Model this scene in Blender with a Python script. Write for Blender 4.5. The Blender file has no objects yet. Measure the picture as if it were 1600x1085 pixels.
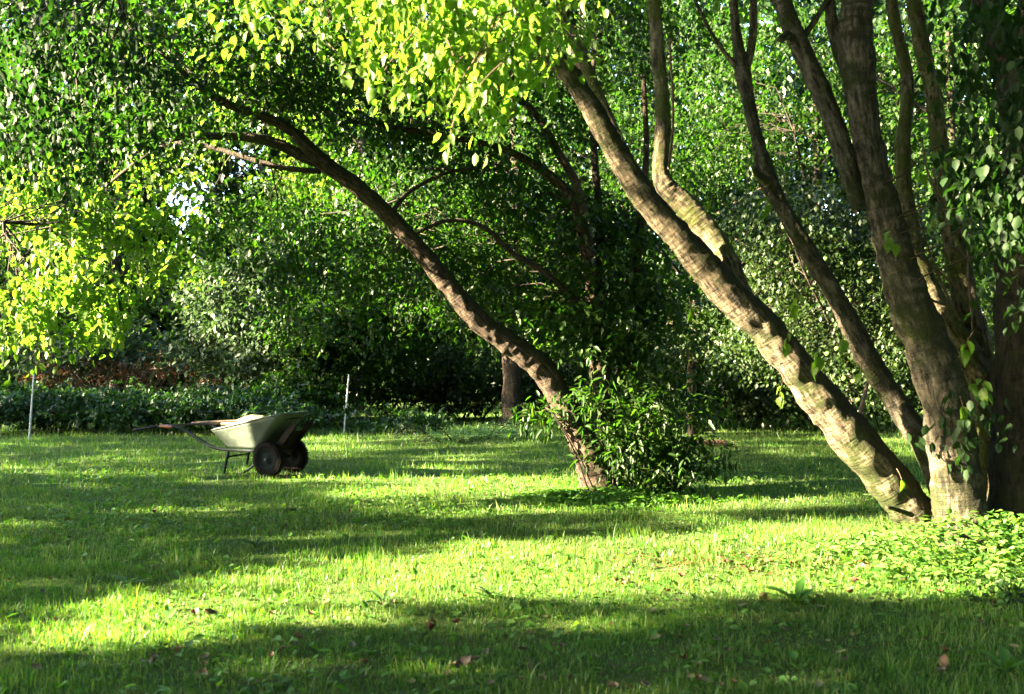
import bpy, bmesh, math, random
import numpy as np
from mathutils import Vector, Matrix, noise

R = math.radians
random.seed(7)
rng = np.random.default_rng(11)
scene = bpy.context.scene
col = scene.collection

# ------------------------------------------------------------------ camera, sky, sun, exposure
FPX, HORIZON, EYE = 1556.0, 555.0, 1.4          # lens in photo pixels, eye level row, eye height
cam_d = bpy.data.cameras.new('camera')
cam = bpy.data.objects.new('camera', cam_d); col.objects.link(cam)
cam.location = (0, 0, EYE); cam.rotation_euler = (R(90), 0, 0)
cam_d.sensor_width = 36; cam_d.lens = 36 * FPX / 1600
cam_d.shift_y = (HORIZON - 542.5) / 1600
cam_d.clip_start = 0.05; cam_d.clip_end = 600
cam_d.dof.use_dof = True; cam_d.dof.focus_distance = 10.5; cam_d.dof.aperture_fstop = 3.2
scene.camera = cam

SUN_EL = R(22.0)
SUN_AZ = math.atan2(-0.22, -0.975)               # direction towards the sun in the ground plane
sun_vec = Vector((math.cos(SUN_AZ) * math.cos(SUN_EL), math.sin(SUN_AZ) * math.cos(SUN_EL), math.sin(SUN_EL)))
world = bpy.data.worlds.new('World'); scene.world = world; world.use_nodes = True
wn = world.node_tree.nodes; wl = world.node_tree.links
for n in list(wn): wn.remove(n)
wo = wn.new('ShaderNodeOutputWorld'); bg = wn.new('ShaderNodeBackground'); sky = wn.new('ShaderNodeTexSky')
sky.sky_type = 'NISHITA'; sky.sun_disc = False
sky.sun_elevation = SUN_EL; sky.sun_rotation = math.atan2(sun_vec.x, sun_vec.y)
sky.air_density = 1.0; sky.dust_density = 0.6; sky.ozone_density = 1.0
bg.inputs['Strength'].default_value = 0.05
wl.new(sky.outputs[0], bg.inputs[0]); wl.new(bg.outputs[0], wo.inputs[0])

sd = bpy.data.lights.new('sun', 'SUN'); sd.energy = 5.0; sd.angle = R(0.53); sd.color = (1.0, 0.84, 0.55)
so = bpy.data.objects.new('sun', sd); col.objects.link(so)
so.rotation_euler = sun_vec.to_track_quat('Z', 'Y').to_euler(); so.location = (-20, 4, 15)

vs = scene.view_settings
vs.view_transform = 'Standard'; vs.look = 'None'; vs.gamma = 1.0; vs.use_curve_mapping = False
vs.exposure = 5.0
cy = scene.cycles
cy.max_bounces = 6; cy.diffuse_bounces = 3; cy.glossy_bounces = 2; cy.transmission_bounces = 4; cy.transparent_max_bounces = 4
cy.use_denoising = True; cy.caustics_reflective = False; cy.caustics_refractive = False

# ------------------------------------------------------------------ helpers
def P(px, py, Y):
    """the point of the place seen at a photo pixel when it stands Y metres away"""
    return Vector(((px - 800) / FPX * Y, Y, EYE + (HORIZON - py) / FPX * Y))
def gz(x, y):
    return 0.025 * math.sin(x * 0.9 + 1.3) * math.cos(y * 0.7) + 0.02 * math.sin(x * 0.37 + y * 0.5)
def gzn(x, y):
    return 0.025 * np.sin(x * 0.9 + 1.3) * np.cos(y * 0.7) + 0.02 * np.sin(x * 0.37 + y * 0.5)

def tag(o, label=None, cat=None, group=None, kind=None):
    if label: o['label'] = label
    if cat: o['category'] = cat
    if group: o['group'] = group
    if kind: o['kind'] = kind
    return o
def empty(name, loc, rz=0.0):
    o = bpy.data.objects.new(name, None); col.objects.link(o)
    o.empty_display_size = 0.1
    o.location = loc; o.rotation_euler = (0, 0, rz)
    return o
def link(name, me, mat, parent=None, smooth=False, kind=None, world_space=True):
    """link a mesh; vertices are world coordinates unless world_space is False"""
    if mat is not None and not me.materials: me.materials.append(mat)
    if smooth: me.shade_smooth()
    o = bpy.data.objects.new(name, me); col.objects.link(o)
    if parent:
        o.parent = parent
        if world_space:
            off = Matrix.Translation(Vector(parent.location)) if parent.parent is None else None
            if off is not None and parent.rotation_euler.z:
                off = off @ parent.rotation_euler.to_matrix().to_4x4()
            if off is not None: o.matrix_parent_inverse = off.inverted()
    if kind: o['kind'] = kind
    return o
def np_mesh(name, V, F):
    V = np.ascontiguousarray(V, dtype=np.float32); F = np.ascontiguousarray(F, dtype=np.int32)
    me = bpy.data.meshes.new(name)
    k = F.shape[1]
    me.vertices.add(len(V)); me.vertices.foreach_set('co', V.ravel())
    me.loops.add(F.size); me.loops.foreach_set('vertex_index', F.ravel())
    me.polygons.add(len(F)); me.polygons.foreach_set('loop_start', np.arange(0, F.size, k, dtype=np.int32))
    me.update(calc_edges=True)
    return me

# ------------------------------------------------------------------ materials
def new_mat(name):
    m = bpy.data.materials.new(name); m.use_nodes = True
    nt = m.node_tree
    for n in list(nt.nodes): nt.nodes.remove(n)
    out = nt.nodes.new('ShaderNodeOutputMaterial')
    return m, nt, out
def ramp(nt, stops, fac):
    r = nt.nodes.new('ShaderNodeValToRGB')
    el = r.color_ramp.elements
    while len(el) < len(stops): el.new(0.5)
    for e, (p, c) in zip(el, stops): e.position = p; e.color = (*c, 1)
    nt.links.new(fac, r.inputs[0]); return r.outputs[0]
def tex_noise(nt, scale, detail=4, rough=0.6, vec=None):
    n = nt.nodes.new('ShaderNodeTexNoise'); n.inputs['Scale'].default_value = scale
    n.inputs['Detail'].default_value = detail; n.inputs['Roughness'].default_value = rough
    if vec is not None: nt.links.new(vec, n.inputs['Vector'])
    return n
def leaf_mat(name, cols, trans, tmix=0.45, rough=0.5, spec=0.3, patch=None, thatch=None):
    """one leaf, one random tint from cols; light also comes through the blade"""
    m, nt, out = new_mat(name); L = nt.links
    g = nt.nodes.new('ShaderNodeNewGeometry'); oi = nt.nodes.new('ShaderNodeObjectInfo')
    add = nt.nodes.new('ShaderNodeMath'); add.operation = 'ADD'
    L.new(g.outputs['Random Per Island'], add.inputs[0]); L.new(oi.outputs['Random'], add.inputs[1])
    fr = nt.nodes.new('ShaderNodeMath'); fr.operation = 'FRACT'; L.new(add.outputs[0], fr.inputs[0])
    stops = [(i / (len(cols) - 1), c) for i, c in enumerate(cols)]
    c = ramp(nt, stops, fr.outputs[0])
    if patch:
        tc = nt.nodes.new('ShaderNodeTexCoord')
        n = tex_noise(nt, patch, 2, 0.5, tc.outputs['Object'])
        hs = nt.nodes.new('ShaderNodeHueSaturation'); L.new(c, hs.inputs['Color'])
        mr = nt.nodes.new('ShaderNodeMapRange'); L.new(n.outputs[0], mr.inputs[0])
        mr.inputs[1].default_value = 0.3; mr.inputs[2].default_value = 0.7
        mr.inputs[3].default_value = 0.7; mr.inputs[4].default_value = 1.35
        L.new(mr.outputs[0], hs.inputs['Value']); c = hs.outputs[0]
    if thatch:
        tc2 = nt.nodes.new('ShaderNodeTexCoord'); n2 = tex_noise(nt, 1.9, 5, 0.7, tc2.outputs['Object'])
        m2 = nt.nodes.new('ShaderNodeMix'); m2.data_type = 'RGBA'; L.new(ramp(nt, [(0.5, (0, 0, 0)), (0.68, (.75, .75, .75))], n2.outputs[0]), m2.inputs[0])
        L.new(c, m2.inputs[6]); m2.inputs[7].default_value = (*thatch, 1); c = m2.outputs[2]
    p = nt.nodes.new('ShaderNodeBsdfPrincipled'); L.new(c, p.inputs['Base Color'])
    p.inputs['Roughness'].default_value = rough; p.inputs['Specular IOR Level'].default_value = spec
    t = nt.nodes.new('ShaderNodeBsdfTranslucent')
    mx = nt.nodes.new('ShaderNodeMix'); mx.data_type = 'RGBA'; mx.blend_type = 'MULTIPLY'
    mx.inputs[0].default_value = 1.0; L.new(c, mx.inputs[6]); mx.inputs[7].default_value = (*trans, 1)
    L.new(mx.outputs[2], t.inputs['Color'])
    ms = nt.nodes.new('ShaderNodeMixShader'); ms.inputs[0].default_value = tmix
    L.new(p.outputs[0], ms.inputs[1]); L.new(t.outputs[0], ms.inputs[2]); L.new(ms.outputs[0], out.inputs[0])
    return m
def bark_mat(name, dark, light, moss, moss_amt, scale=9.0, bump=1.0, streak=6.0, top=False):
    m, nt, out = new_mat(name); L = nt.links
    tc = nt.nodes.new('ShaderNodeAttribute'); tc.attribute_name = 'bark'; mp = nt.nodes.new('ShaderNodeMapping')
    mp.inputs['Scale'].default_value = (1, 1, 0.28)
    L.new(tc.outputs['Vector'], mp.inputs[0])
    n1 = tex_noise(nt, scale * 3, 8, 0.7, mp.outputs[0]); n2 = tex_noise(nt, scale * 0.5, 4, 0.6, tc.outputs['Vector'])
    mps = nt.nodes.new('ShaderNodeMapping'); mps.inputs['Scale'].default_value = (.5, .5, 3.2)
    L.new(tc.outputs['Vector'], mps.inputs[0])
    n4 = tex_noise(nt, scale * 1.2, 5, 0.65, mps.outputs[0])
    c1 = ramp(nt, [(0.40, dark), (0.52, tuple((a + b) / 2 for a, b in zip(dark, light))), (0.64, light)], n1.outputs[0])
    mixl = nt.nodes.new('ShaderNodeMix'); mixl.data_type = 'RGBA'; mixl.blend_type = 'MULTIPLY'; mixl.inputs[0].default_value = 0.45
    L.new(c1, mixl.inputs[6]); L.new(ramp(nt, [(0.35, (0.45, 0.42, 0.4)), (0.6, (1, 1, 1))], n4.outputs[0]), mixl.inputs[7])
    n3 = tex_noise(nt, scale * 0.32, 6, 0.72, tc.outputs['Vector'])
    mossf = ramp(nt, [(max(0.02, 0.62 - moss_amt), (0, 0, 0)), (max(0.1, 0.72 - moss_amt), (1, 1, 1))], n3.outputs[0])
    mix = nt.nodes.new('ShaderNodeMix'); mix.data_type = 'RGBA'; L.new(mossf, mix.inputs[0]); L.new(mixl.outputs[2], mix.inputs[6])
    L.new(ramp(nt, [(0.3, tuple(v * 0.5 for v in moss)), (0.7, moss)], n1.outputs[0]), mix.inputs[7])
    if top:      # dark moss on upward faces; also puts the limbs' shaded side into the colour
        g = nt.nodes.new('ShaderNodeNewGeometry'); sx = nt.nodes.new('ShaderNodeSeparateXYZ'); L.new(g.outputs['Normal'], sx.inputs[0])
        am = nt.nodes.new('ShaderNodeMath'); am.operation = 'MULTIPLY_ADD'; L.new(n3.outputs[0], am.inputs[0]); am.inputs[1].default_value = 0.9; L.new(sx.outputs['Z'], am.inputs[2])
        mt = nt.nodes.new('ShaderNodeMix'); mt.data_type = 'RGBA'
        L.new(ramp(nt, [(0.42, (0, 0, 0)), (0.66, (1, 1, 1))], am.outputs[0]), mt.inputs[0]); L.new(mix.outputs[2], mt.inputs[6])
        L.new(ramp(nt, [(0.35, (0.010, 0.009, 0.004)), (0.7, (0.03, 0.032, 0.009))], n1.outputs[0]), mt.inputs[7]); mix = mt
    p = nt.nodes.new('ShaderNodeBsdfPrincipled'); p.inputs['Roughness'].default_value = 0.9
    p.inputs['Specular IOR Level'].default_value = 0.2
    L.new(mix.outputs[2], p.inputs['Base Color'])
    ad = nt.nodes.new('ShaderNodeMath'); ad.operation = 'ADD'; L.new(n1.outputs[0], ad.inputs[0]); L.new(n4.outputs[0], ad.inputs[1])
    b = nt.nodes.new('ShaderNodeBump'); b.inputs['Strength'].default_value = bump; b.inputs['Distance'].default_value = 0.035
    L.new(ad.outputs[0], b.inputs['Height']); L.new(b.outputs[0], p.inputs['Normal'])
    L.new(p.outputs[0], out.inputs[0])
    return m
def plain_mat(name, c0, c1, scale=12, rough=0.5, metal=0.0, bump=0.15, extra=None, spec=0.25):
    m, nt, out = new_mat(name); L = nt.links
    tc = nt.nodes.new('ShaderNodeTexCoord'); n = tex_noise(nt, scale, 6, 0.65, tc.outputs['Object'])
    stops = [(0.35, c0), (0.65, c1)] + ([(0.74, extra)] if extra else [])
    p = nt.nodes.new('ShaderNodeBsdfPrincipled'); L.new(ramp(nt, stops, n.outputs[0]), p.inputs['Base Color'])
    p.inputs['Roughness'].default_value = rough; p.inputs['Metallic'].default_value = metal; p.inputs['Specular IOR Level'].default_value = spec
    b = nt.nodes.new('ShaderNodeBump'); b.inputs['Strength'].default_value = bump; b.inputs['Distance'].default_value = 0.01
    L.new(n.outputs[0], b.inputs['Height']); L.new(b.outputs[0], p.inputs['Normal']); L.new(p.outputs[0], out.inputs[0])
    return m

YG = (2.0, 2.6, 0.7)
M = {}
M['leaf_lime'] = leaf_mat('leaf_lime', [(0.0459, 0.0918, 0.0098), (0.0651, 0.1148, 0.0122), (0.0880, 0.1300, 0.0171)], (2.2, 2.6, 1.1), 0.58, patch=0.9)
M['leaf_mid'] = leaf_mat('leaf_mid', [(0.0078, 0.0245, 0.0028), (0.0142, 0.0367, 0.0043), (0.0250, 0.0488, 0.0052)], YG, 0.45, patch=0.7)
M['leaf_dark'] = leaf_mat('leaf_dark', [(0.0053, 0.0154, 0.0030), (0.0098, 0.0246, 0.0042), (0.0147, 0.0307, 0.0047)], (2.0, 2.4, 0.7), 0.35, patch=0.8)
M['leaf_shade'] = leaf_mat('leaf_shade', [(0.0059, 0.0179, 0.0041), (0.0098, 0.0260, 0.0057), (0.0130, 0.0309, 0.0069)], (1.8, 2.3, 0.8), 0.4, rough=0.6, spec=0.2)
M['leaf_grey'] = leaf_mat('leaf_grey', [(0.0229, 0.0412, 0.0197), (0.0367, 0.0585, 0.0286), (0.0275, 0.0520, 0.0178)], (1.5, 1.8, 0.9), 0.3, rough=0.6, spec=0.3, patch=0.8)
M['leaf_gloss'] = leaf_mat('leaf_gloss', [(0.0076, 0.0215, 0.0049), (0.0152, 0.0322, 0.0067), (0.0267, 0.0430, 0.0080)], (2.0, 2.2, 0.7), 0.3, rough=0.5, spec=0.35, patch=0.8)
M['leaf_bramble'] = leaf_mat('leaf_bramble', [(0.0084, 0.0255, 0.0056), (0.0147, 0.0392, 0.0084), (0.0252, 0.0549, 0.0112)], (1.7, 2.2, 0.7), 0.3, patch=1.2)
M['leaf_brown'] = leaf_mat('leaf_brown', [(0.0605, 0.0250, 0.0100), (0.0880, 0.0425, 0.0150), (0.0495, 0.0300, 0.0125)], (1.5, 1.2, 0.8), 0.3)
M['leaf_pale'] = leaf_mat('leaf_pale', [(0.06, 0.13, 0.04), (0.09, 0.17, 0.06), (0.12, 0.2, 0.09)], (1.8, 2.0, 0.8), 0.35)
M['leaf_weed'] = leaf_mat('leaf_weed', [(0.0320, 0.0935, 0.0108), (0.0480, 0.1275, 0.0150), (0.0800, 0.1530, 0.0240)], (2.0, 2.1, 0.7), 0.4)
M['leaf_cover'] = leaf_mat('leaf_cover', [(0.03, 0.085, 0.014), (0.06, 0.13, 0.022), (0.10, 0.16, 0.04)], (2.0, 2.3, 0.7), 0.4)
M['grass'] = leaf_mat('grass', [(0.0180, 0.0780, 0.0072), (0.0340, 0.1000, 0.0096), (0.0700, 0.1350, 0.0168), (0.1400, 0.1650, 0.0390)], (1.8, 2.0, 0.7), 0.4, rough=0.5, spec=0.35, patch=0.55, thatch=(0.075, 0.105, 0.028))
M['fallen_brown'] = leaf_mat('fallen_brown', [(0.055, 0.03, 0.018), (0.12, 0.06, 0.03), (0.04, 0.025, 0.018)], (1.4, 1.1, 0.8), 0.15)
M['fallen_yellow'] = leaf_mat('fallen_yellow', [(0.16, 0.12, 0.04), (0.22, 0.17, 0.07), (0.14, 0.13, 0.03)], (1.2, 1.2, 0.8), 0.25)
M['bark_a'] = bark_mat('bark_smooth_mossy', (0.014, 0.010, 0.006), (0.20, 0.155, 0.10), (0.032, 0.040, 0.009), 0.15, top=True)
M['bark_mid'] = bark_mat('bark_grey_shaded', (0.012, 0.010, 0.007), (0.12, 0.10, 0.07), (0.028, 0.034, 0.009), 0.12, top=True)  # darker bark copy; shade on these stems is put into the colour
M['bark_moss'] = bark_mat('bark_heavy_moss', (0.02, 0.016, 0.009), (0.22, 0.18, 0.11), (0.075, 0.085, 0.02), 0.16)
M['bark_b'] = bark_mat('bark_rough', (0.012, 0.008, 0.006), (0.10, 0.068, 0.045), (0.03, 0.038, 0.010), 0.05, scale=12, bump=1.0, top=True)
M['bark_shaded'] = bark_mat('bark_dark_shaded', (0.008, 0.006, 0.004), (0.045, 0.033, 0.022), (0.02, 0.026, 0.008), 0.1, scale=11, top=True)  # shade on the rightmost trunk put into a darker bark colour
M['bark_far'] = bark_mat('bark_far', (0.0180, 0.0132, 0.0102), (0.0600, 0.0450, 0.0300), (0.0240, 0.0300, 0.0120), 0.05, scale=6)
M['twig'] = plain_mat('twig_bark', (0.010, 0.007, 0.005), (0.03, 0.021, 0.013), 20, 0.85)
M['twig_red'] = plain_mat('shoot_bark', (0.05, 0.028, 0.018), (0.10, 0.06, 0.038), 20, 0.7)

# soil and thatch under the grass
m, nt, out = new_mat('lawn_soil'); L = nt.links
tc = nt.nodes.new('ShaderNodeTexCoord')
na = tex_noise(nt, 0.5, 4, 0.6, tc.outputs['Object']); nb = tex_noise(nt, 35, 6, 0.75, tc.outputs['Object'])
ca = ramp(nt, [(0.35, (0.025, 0.05, 0.010)), (0.6, (0.045, 0.085, 0.014))], na.outputs[0])
mx = nt.nodes.new('ShaderNodeMix'); mx.data_type = 'RGBA'; L.new(ca, mx.inputs[6]); mx.inputs[7].default_value = (0.06, 0.045, 0.025, 1)
L.new(ramp(nt, [(0.5, (0, 0, 0)), (0.62, (1, 1, 1))], nb.outputs[0]), mx.inputs[0])
p = nt.nodes.new('ShaderNodeBsdfPrincipled'); p.inputs['Roughness'].default_value = 0.95; p.inputs['Specular IOR Level'].default_value = 0.1
L.new(mx.outputs[2], p.inputs['Base Color'])
b = nt.nodes.new('ShaderNodeBump'); b.inputs['Strength'].default_value = 0.8; b.inputs['Distance'].default_value = 0.03
L.new(nb.outputs[0], b.inputs['Height']); L.new(b.outputs[0], p.inputs['Normal']); L.new(p.outputs[0], out.inputs[0])
M['soil'] = m

# ------------------------------------------------------------------ leaves in bulk (numpy)
LEAF2 = (np.array([[0, 0, 0], [0.42, 0.33, 0.07], [1, 0, -0.1], [0.42, -0.33, 0.07]]),
         np.array([[0, 2, 1], [0, 3, 2]]))
LEAF4 = (np.array([[0, 0, 0], [0.25, 0.27, 0.05], [0.62, 0.27, 0.04], [1, 0, -0.16], [0.62, -0.27, 0.04], [0.25, -0.27, 0.05]]),
         np.array([[0, 3, 2], [0, 2, 1], [0, 4, 3], [0, 5, 4]]))
LONG4 = (np.array([[0, 0, 0], [0.25, 0.15, 0.03], [0.6, 0.14, 0.0], [1, 0, -0.2], [0.6, -0.14, 0.0], [0.25, -0.15, 0.03]]), LEAF4[1])
def rots(yaw, pitch, roll):
    """matrices Rz(yaw) Ry(pitch) Rx(roll); pitch > 0 tips the +X end down"""
    cy_, sy = np.cos(yaw), np.sin(yaw); cp, sp = np.cos(pitch), np.sin(pitch); cr, sr = np.cos(roll), np.sin(roll)
    z = np.zeros_like(yaw); o = np.ones_like(yaw)
    Rz = np.stack([cy_, -sy, z, sy, cy_, z, z, z, o], -1).reshape(-1, 3, 3)
    Ry = np.stack([cp, z, sp, z, o, z, -sp, z, cp], -1).reshape(-1, 3, 3)
    Rx = np.stack([o, z, z, z, cr, -sr, z, sr, cr], -1).reshape(-1, 3, 3)
    return Rz @ Ry @ Rx
def place(tpl, pos, rot, sc):
    V, F = tpl; n = len(pos)
    VV = np.einsum('nij,vj->nvi', rot, V) * np.asarray(sc).reshape(-1, 1, 1) + pos[:, None, :]
    FF = F[None] + (np.arange(n) * len(V))[:, None, None]
    return VV.reshape(-1, 3), FF.reshape(-1, F.shape[1])
def spray_leaves(anchors, per, leaf, length, droop=0.35, spread=0.5, yaw_bias=None):
    """leafy twigs: `per` leaves set alternately along a drooping twig at each anchor. returns pos, rot, scale"""
    n = len(anchors)
    yaw = rng.uniform(0, 2 * np.pi, n) if yaw_bias is None else rng.normal(yaw_bias, 0.9, n)
    pit = rng.normal(droop, 0.35, n)
    d = np.stack([np.cos(yaw) * np.cos(pit), np.sin(yaw) * np.cos(pit), -np.sin(pit)], -1)
    k = np.linspace(0.15, 1.0, per)
    pos = anchors[:, None, :] + d[:, None, :] * (k[None, :, None] - 0.5) * length
    pos = pos - np.array([0, 0, 1]) * (k[None, :, None] ** 2) * length * 0.22
    side = np.where(np.arange(per) % 2 == 0, 1.0, -1.0); side[-1] = 0
    ly = yaw[:, None] + side[None] * rng.normal(0.95, 0.25, (n, per)) + rng.normal(0, 0.15, (n, per))
    lp = pit[:, None] + rng.normal(0.3, spread, (n, per))
    lr = rng.normal(0, spread, (n, per))
    pos = pos + rng.normal(0, leaf * 0.25, pos.shape)
    sc = leaf * rng.uniform(0.65, 1.2, (n, per))
    return pos.reshape(-1, 3), rots(ly.ravel(), lp.ravel(), lr.ravel()), sc.ravel()

def tube_arrays(pts, rad, sides=4):
    """thin tube as arrays"""
    pts = np.asarray(pts, float); n = len(pts)
    t = np.gradient(pts, axis=0); t /= np.linalg.norm(t, axis=1)[:, None] + 1e-9
    up = np.array([0.13, 0.31, 0.94]); u = np.cross(t, up); u /= np.linalg.norm(u, axis=1)[:, None] + 1e-9
    w = np.cross(t, u)
    a = np.linspace(0, 2 * np.pi, sides, endpoint=False)
    ring = u[:, None] * np.cos(a)[None, :, None] + w[:, None] * np.sin(a)[None, :, None]
    V = pts[:, None] + ring * np.asarray(rad).reshape(-1, 1, 1)
    F = []
    for i in range(n - 1):
        for j in range(sides):
            k = (j + 1) % sides
            F.append((i * sides + j, i * sides + k, (i + 1) * sides + k, (i + 1) * sides + j))
    return V.reshape(-1, 3), np.array(F)
class Acc:
    def __init__(s): s.V = []; s.F = []; s.n = 0
    def add(s, V, F): s.V.append(V); s.F.append(F + s.n); s.n += len(V)
    def mesh(s, name): return np_mesh(name, np.concatenate(s.V), np.concatenate(s.F))

# ------------------------------------------------------------------ trunks and limbs
def catmull(pts, sub):
    pts = [np.array(p, float) for p in pts]
    pts = [2 * pts[0] - pts[1]] + pts + [2 * pts[-1] - pts[-2]]
    out = []
    for i in range(1, len(pts) - 2):
        a, b, c, d = pts[i - 1:i + 3]
        for k in range(sub):
            t = k / sub
            out.append(0.5 * (2 * b + (c - a) * t + (2 * a - 5 * b + 4 * c - d) * t * t + (3 * b - a - 3 * c + d) * t ** 3))
    out.append(pts[-2]); return np.array(out)
def limb_mesh(name, path, sides=16, sub=7, rough=0.09, knobs=0.09, seed=0):
    if sides >= 16: sides, sub = sides * 2, 16
    """path: rows of (x, y, z, radius). A knobbly tapered limb."""
    S = catmull(path, sub); n = len(S)
    pts, rad = S[:, :3], np.maximum(S[:, 3], 0.003)
    t = np.gradient(pts, axis=0); t /= np.linalg.norm(t, axis=1)[:, None]
    u = np.zeros_like(t); ref = np.array([0.0, 1.0, 0.05])
    for i in range(n):
        v = ref - t[i] * ref.dot(t[i]); v /= np.linalg.norm(v); u[i] = v; ref = v
    w = np.cross(t, u)
    V = []
    for i in range(n):
        for j in range(sides):
            a = 2 * math.pi * j / sides
            d = u[i] * math.cos(a) + w[i] * math.sin(a)
            q = Vector(pts[i] + d * rad[i])
            f = 1 + rough * noise.noise(q * (2.2 / max(rad[i], .03) * 0.35) + Vector((seed, 0, 0))) * 1.4 \
                  + knobs * noise.noise(q * 3.1 + Vector((seed * 3.7, 5, 1))) \
                  + (0.07 * noise.noise(Vector((q.x * 16, q.y * 16, q.z * 6 + seed))) + 0.05 * noise.noise(q * 30) if sides >= 16 else 0)
            V.append(pts[i] + d * rad[i] * f)
    F = []
    for i in range(n - 1):
        for j in range(sides):
            k = (j + 1) % sides
            F.append((i * sides + j, i * sides + k, (i + 1) * sides + k, (i + 1) * sides + j))
    me = bpy.data.meshes.new(name)
    V.append(pts[-1]); e = len(V) - 1
    faces = [tuple(f) for f in F] + [((n - 1) * sides + j, (n - 1) * sides + (j + 1) % sides, e) for j in range(sides)]
    me.from_pydata([tuple(v) for v in V], [], faces); me.update()
    arc = np.concatenate([[0], np.cumsum(np.linalg.norm(np.diff(pts, axis=0), axis=1))])
    an = 2 * np.pi * np.arange(sides) / sides
    bc = np.stack([np.outer(rad, np.cos(an)) + seed, np.outer(rad, np.sin(an)), np.repeat(arc[:, None], sides, 1)], -1).reshape(-1, 3)
    bc = np.vstack([bc, [[seed, 0, arc[-1]]]]).astype(np.float32)
    at = me.attributes.new('bark', 'FLOAT_VECTOR', 'POINT'); at.data.foreach_set('vector', bc.ravel())
    return me, np.column_stack([pts, rad])
def px_path(rows, Y0):
    """rows of (px, py, width in px[, depth offset]) at about Y0"""
    out = []
    for r in rows:
        Y = Y0 + (r[3] if len(r) > 3 else 0)
        p = P(r[0], r[1], Y); out.append((p.x, p.y, p.z, r[2] / 2 / FPX * Y))
    return out
class Tree:
    def __init__(s, name, loc, label, cat='tree', group=None):
        s.root = empty(name, loc); tag(s.root, label, cat, group); s.sk = []; s.k = 0
    def limb(s, path, mat, name='limb', sides=16, label=None, girth=0.82, **kw):
        s.k += 1; path = [(*q[:3], q[3] * girth) for q in path]
        me, sk = limb_mesh(name, path, sides=sides, seed=s.k * 1.7, **kw)
        s.sk.append(sk); o = link(name, me, mat, s.root, smooth=True)
        if label: o['label'] = label
        return o
    def crown(s, lumps, mat, leaf=0.08, sprays=5, per=9, tpl=LEAF4, name='crown', spray_len=0.38, clump_r=0.32, twigs=True, droop=0.35, spread=0.5, reach=1.3, keep=None):
        """lumps: (centre, (rx, ry, rz), clumps). Leaves on sprays in clumps, thin branches back to the limbs."""
        anchors = []; cl_all = []
        for c, r, n in lumps:
            c = np.array(c); q = rng.normal(size=(n, 3)); q /= np.linalg.norm(q, axis=1)[:, None]
            q *= rng.uniform(0.25, 1.0, (n, 1)) ** 0.5
            cl = c + q * np.array(r)
            if keep is not None: cl = cl[keep(cl)]
            cl_all.append(cl)
            m = len(cl)
            a = np.repeat(cl, sprays, axis=0) + rng.normal(size=(m * sprays, 3)) * np.array([1, 1, 0.55]) * clump_r * 0.6
            anchors.append(a)
        A = np.concatenate(anchors); A = A[A[:, 2] > 0.12]
        pos, rot, sc = spray_leaves(A, per, leaf, spray_len, droop, spread)
        k = pos[:, 2] > 0.02
        V, F = place(tpl, pos[k], rot[k], sc[k])
        o = link(name, np_mesh(name, V, F), mat, s.root, kind='stuff')
        if twigs and s.sk:
            sk = np.concatenate(s.sk); acc = Acc()
            C = np.concatenate(cl_all)
            for c in C[rng.uniform(0, 1, len(C)) < .5]:
                # join each clump to a limb point that lies lower or nearer
                d = np.linalg.norm(sk[:, :3] - c, axis=1) + np.maximum(0, sk[:, 2] - c[2]) * 0.8
                i = int(np.argmin(d)); b0 = sk[i, :3]
                L_ = np.linalg.norm(c - b0)
                if L_ > reach: continue
                mid = (b0 + c) / 2 + rng.normal(0, 0.09 * L_, 3) + np.array([0, 0, 0.08 * L_])
                r0 = 0.004 + 0.0045 * L_
                tt = np.linspace(0, 1, 5)[:, None]
                pts = (1 - tt) ** 2 * b0 + 2 * tt * (1 - tt) * mid + tt ** 2 * c
                pts[1:4] += rng.normal(0, 0.06 * L_, (3, 3))
                acc.add(*tube_arrays(pts, np.linspace(r0, 0.002, 5), 3))
            if acc.n: link('twig', acc.mesh('twig'), M['twig'], s.root, kind='stuff')
        return A

# =================================================================== GROUND
xs = np.concatenate([[-250, -120, -60], np.arange(-30, 30.1, 0.5), [60, 120, 250]])
ys = np.concatenate([[-150, -60], np.arange(-20, 45.1, 0.5), [80, 160, 400]])
X, Y_ = np.meshgrid(xs, ys)
V = np.column_stack([X.ravel(), Y_.ravel(), gzn(X.ravel(), Y_.ravel())])
nx = len(xs); F = []
for j in range(len(ys) - 1):
    for i in range(nx - 1): F.append((j * nx + i, j * nx + i + 1, (j + 1) * nx + i + 1, (j + 1) * nx + i))
tag(link('ground', np_mesh('ground', V, np.array(F)), M['soil'], smooth=True), kind='structure')

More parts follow.
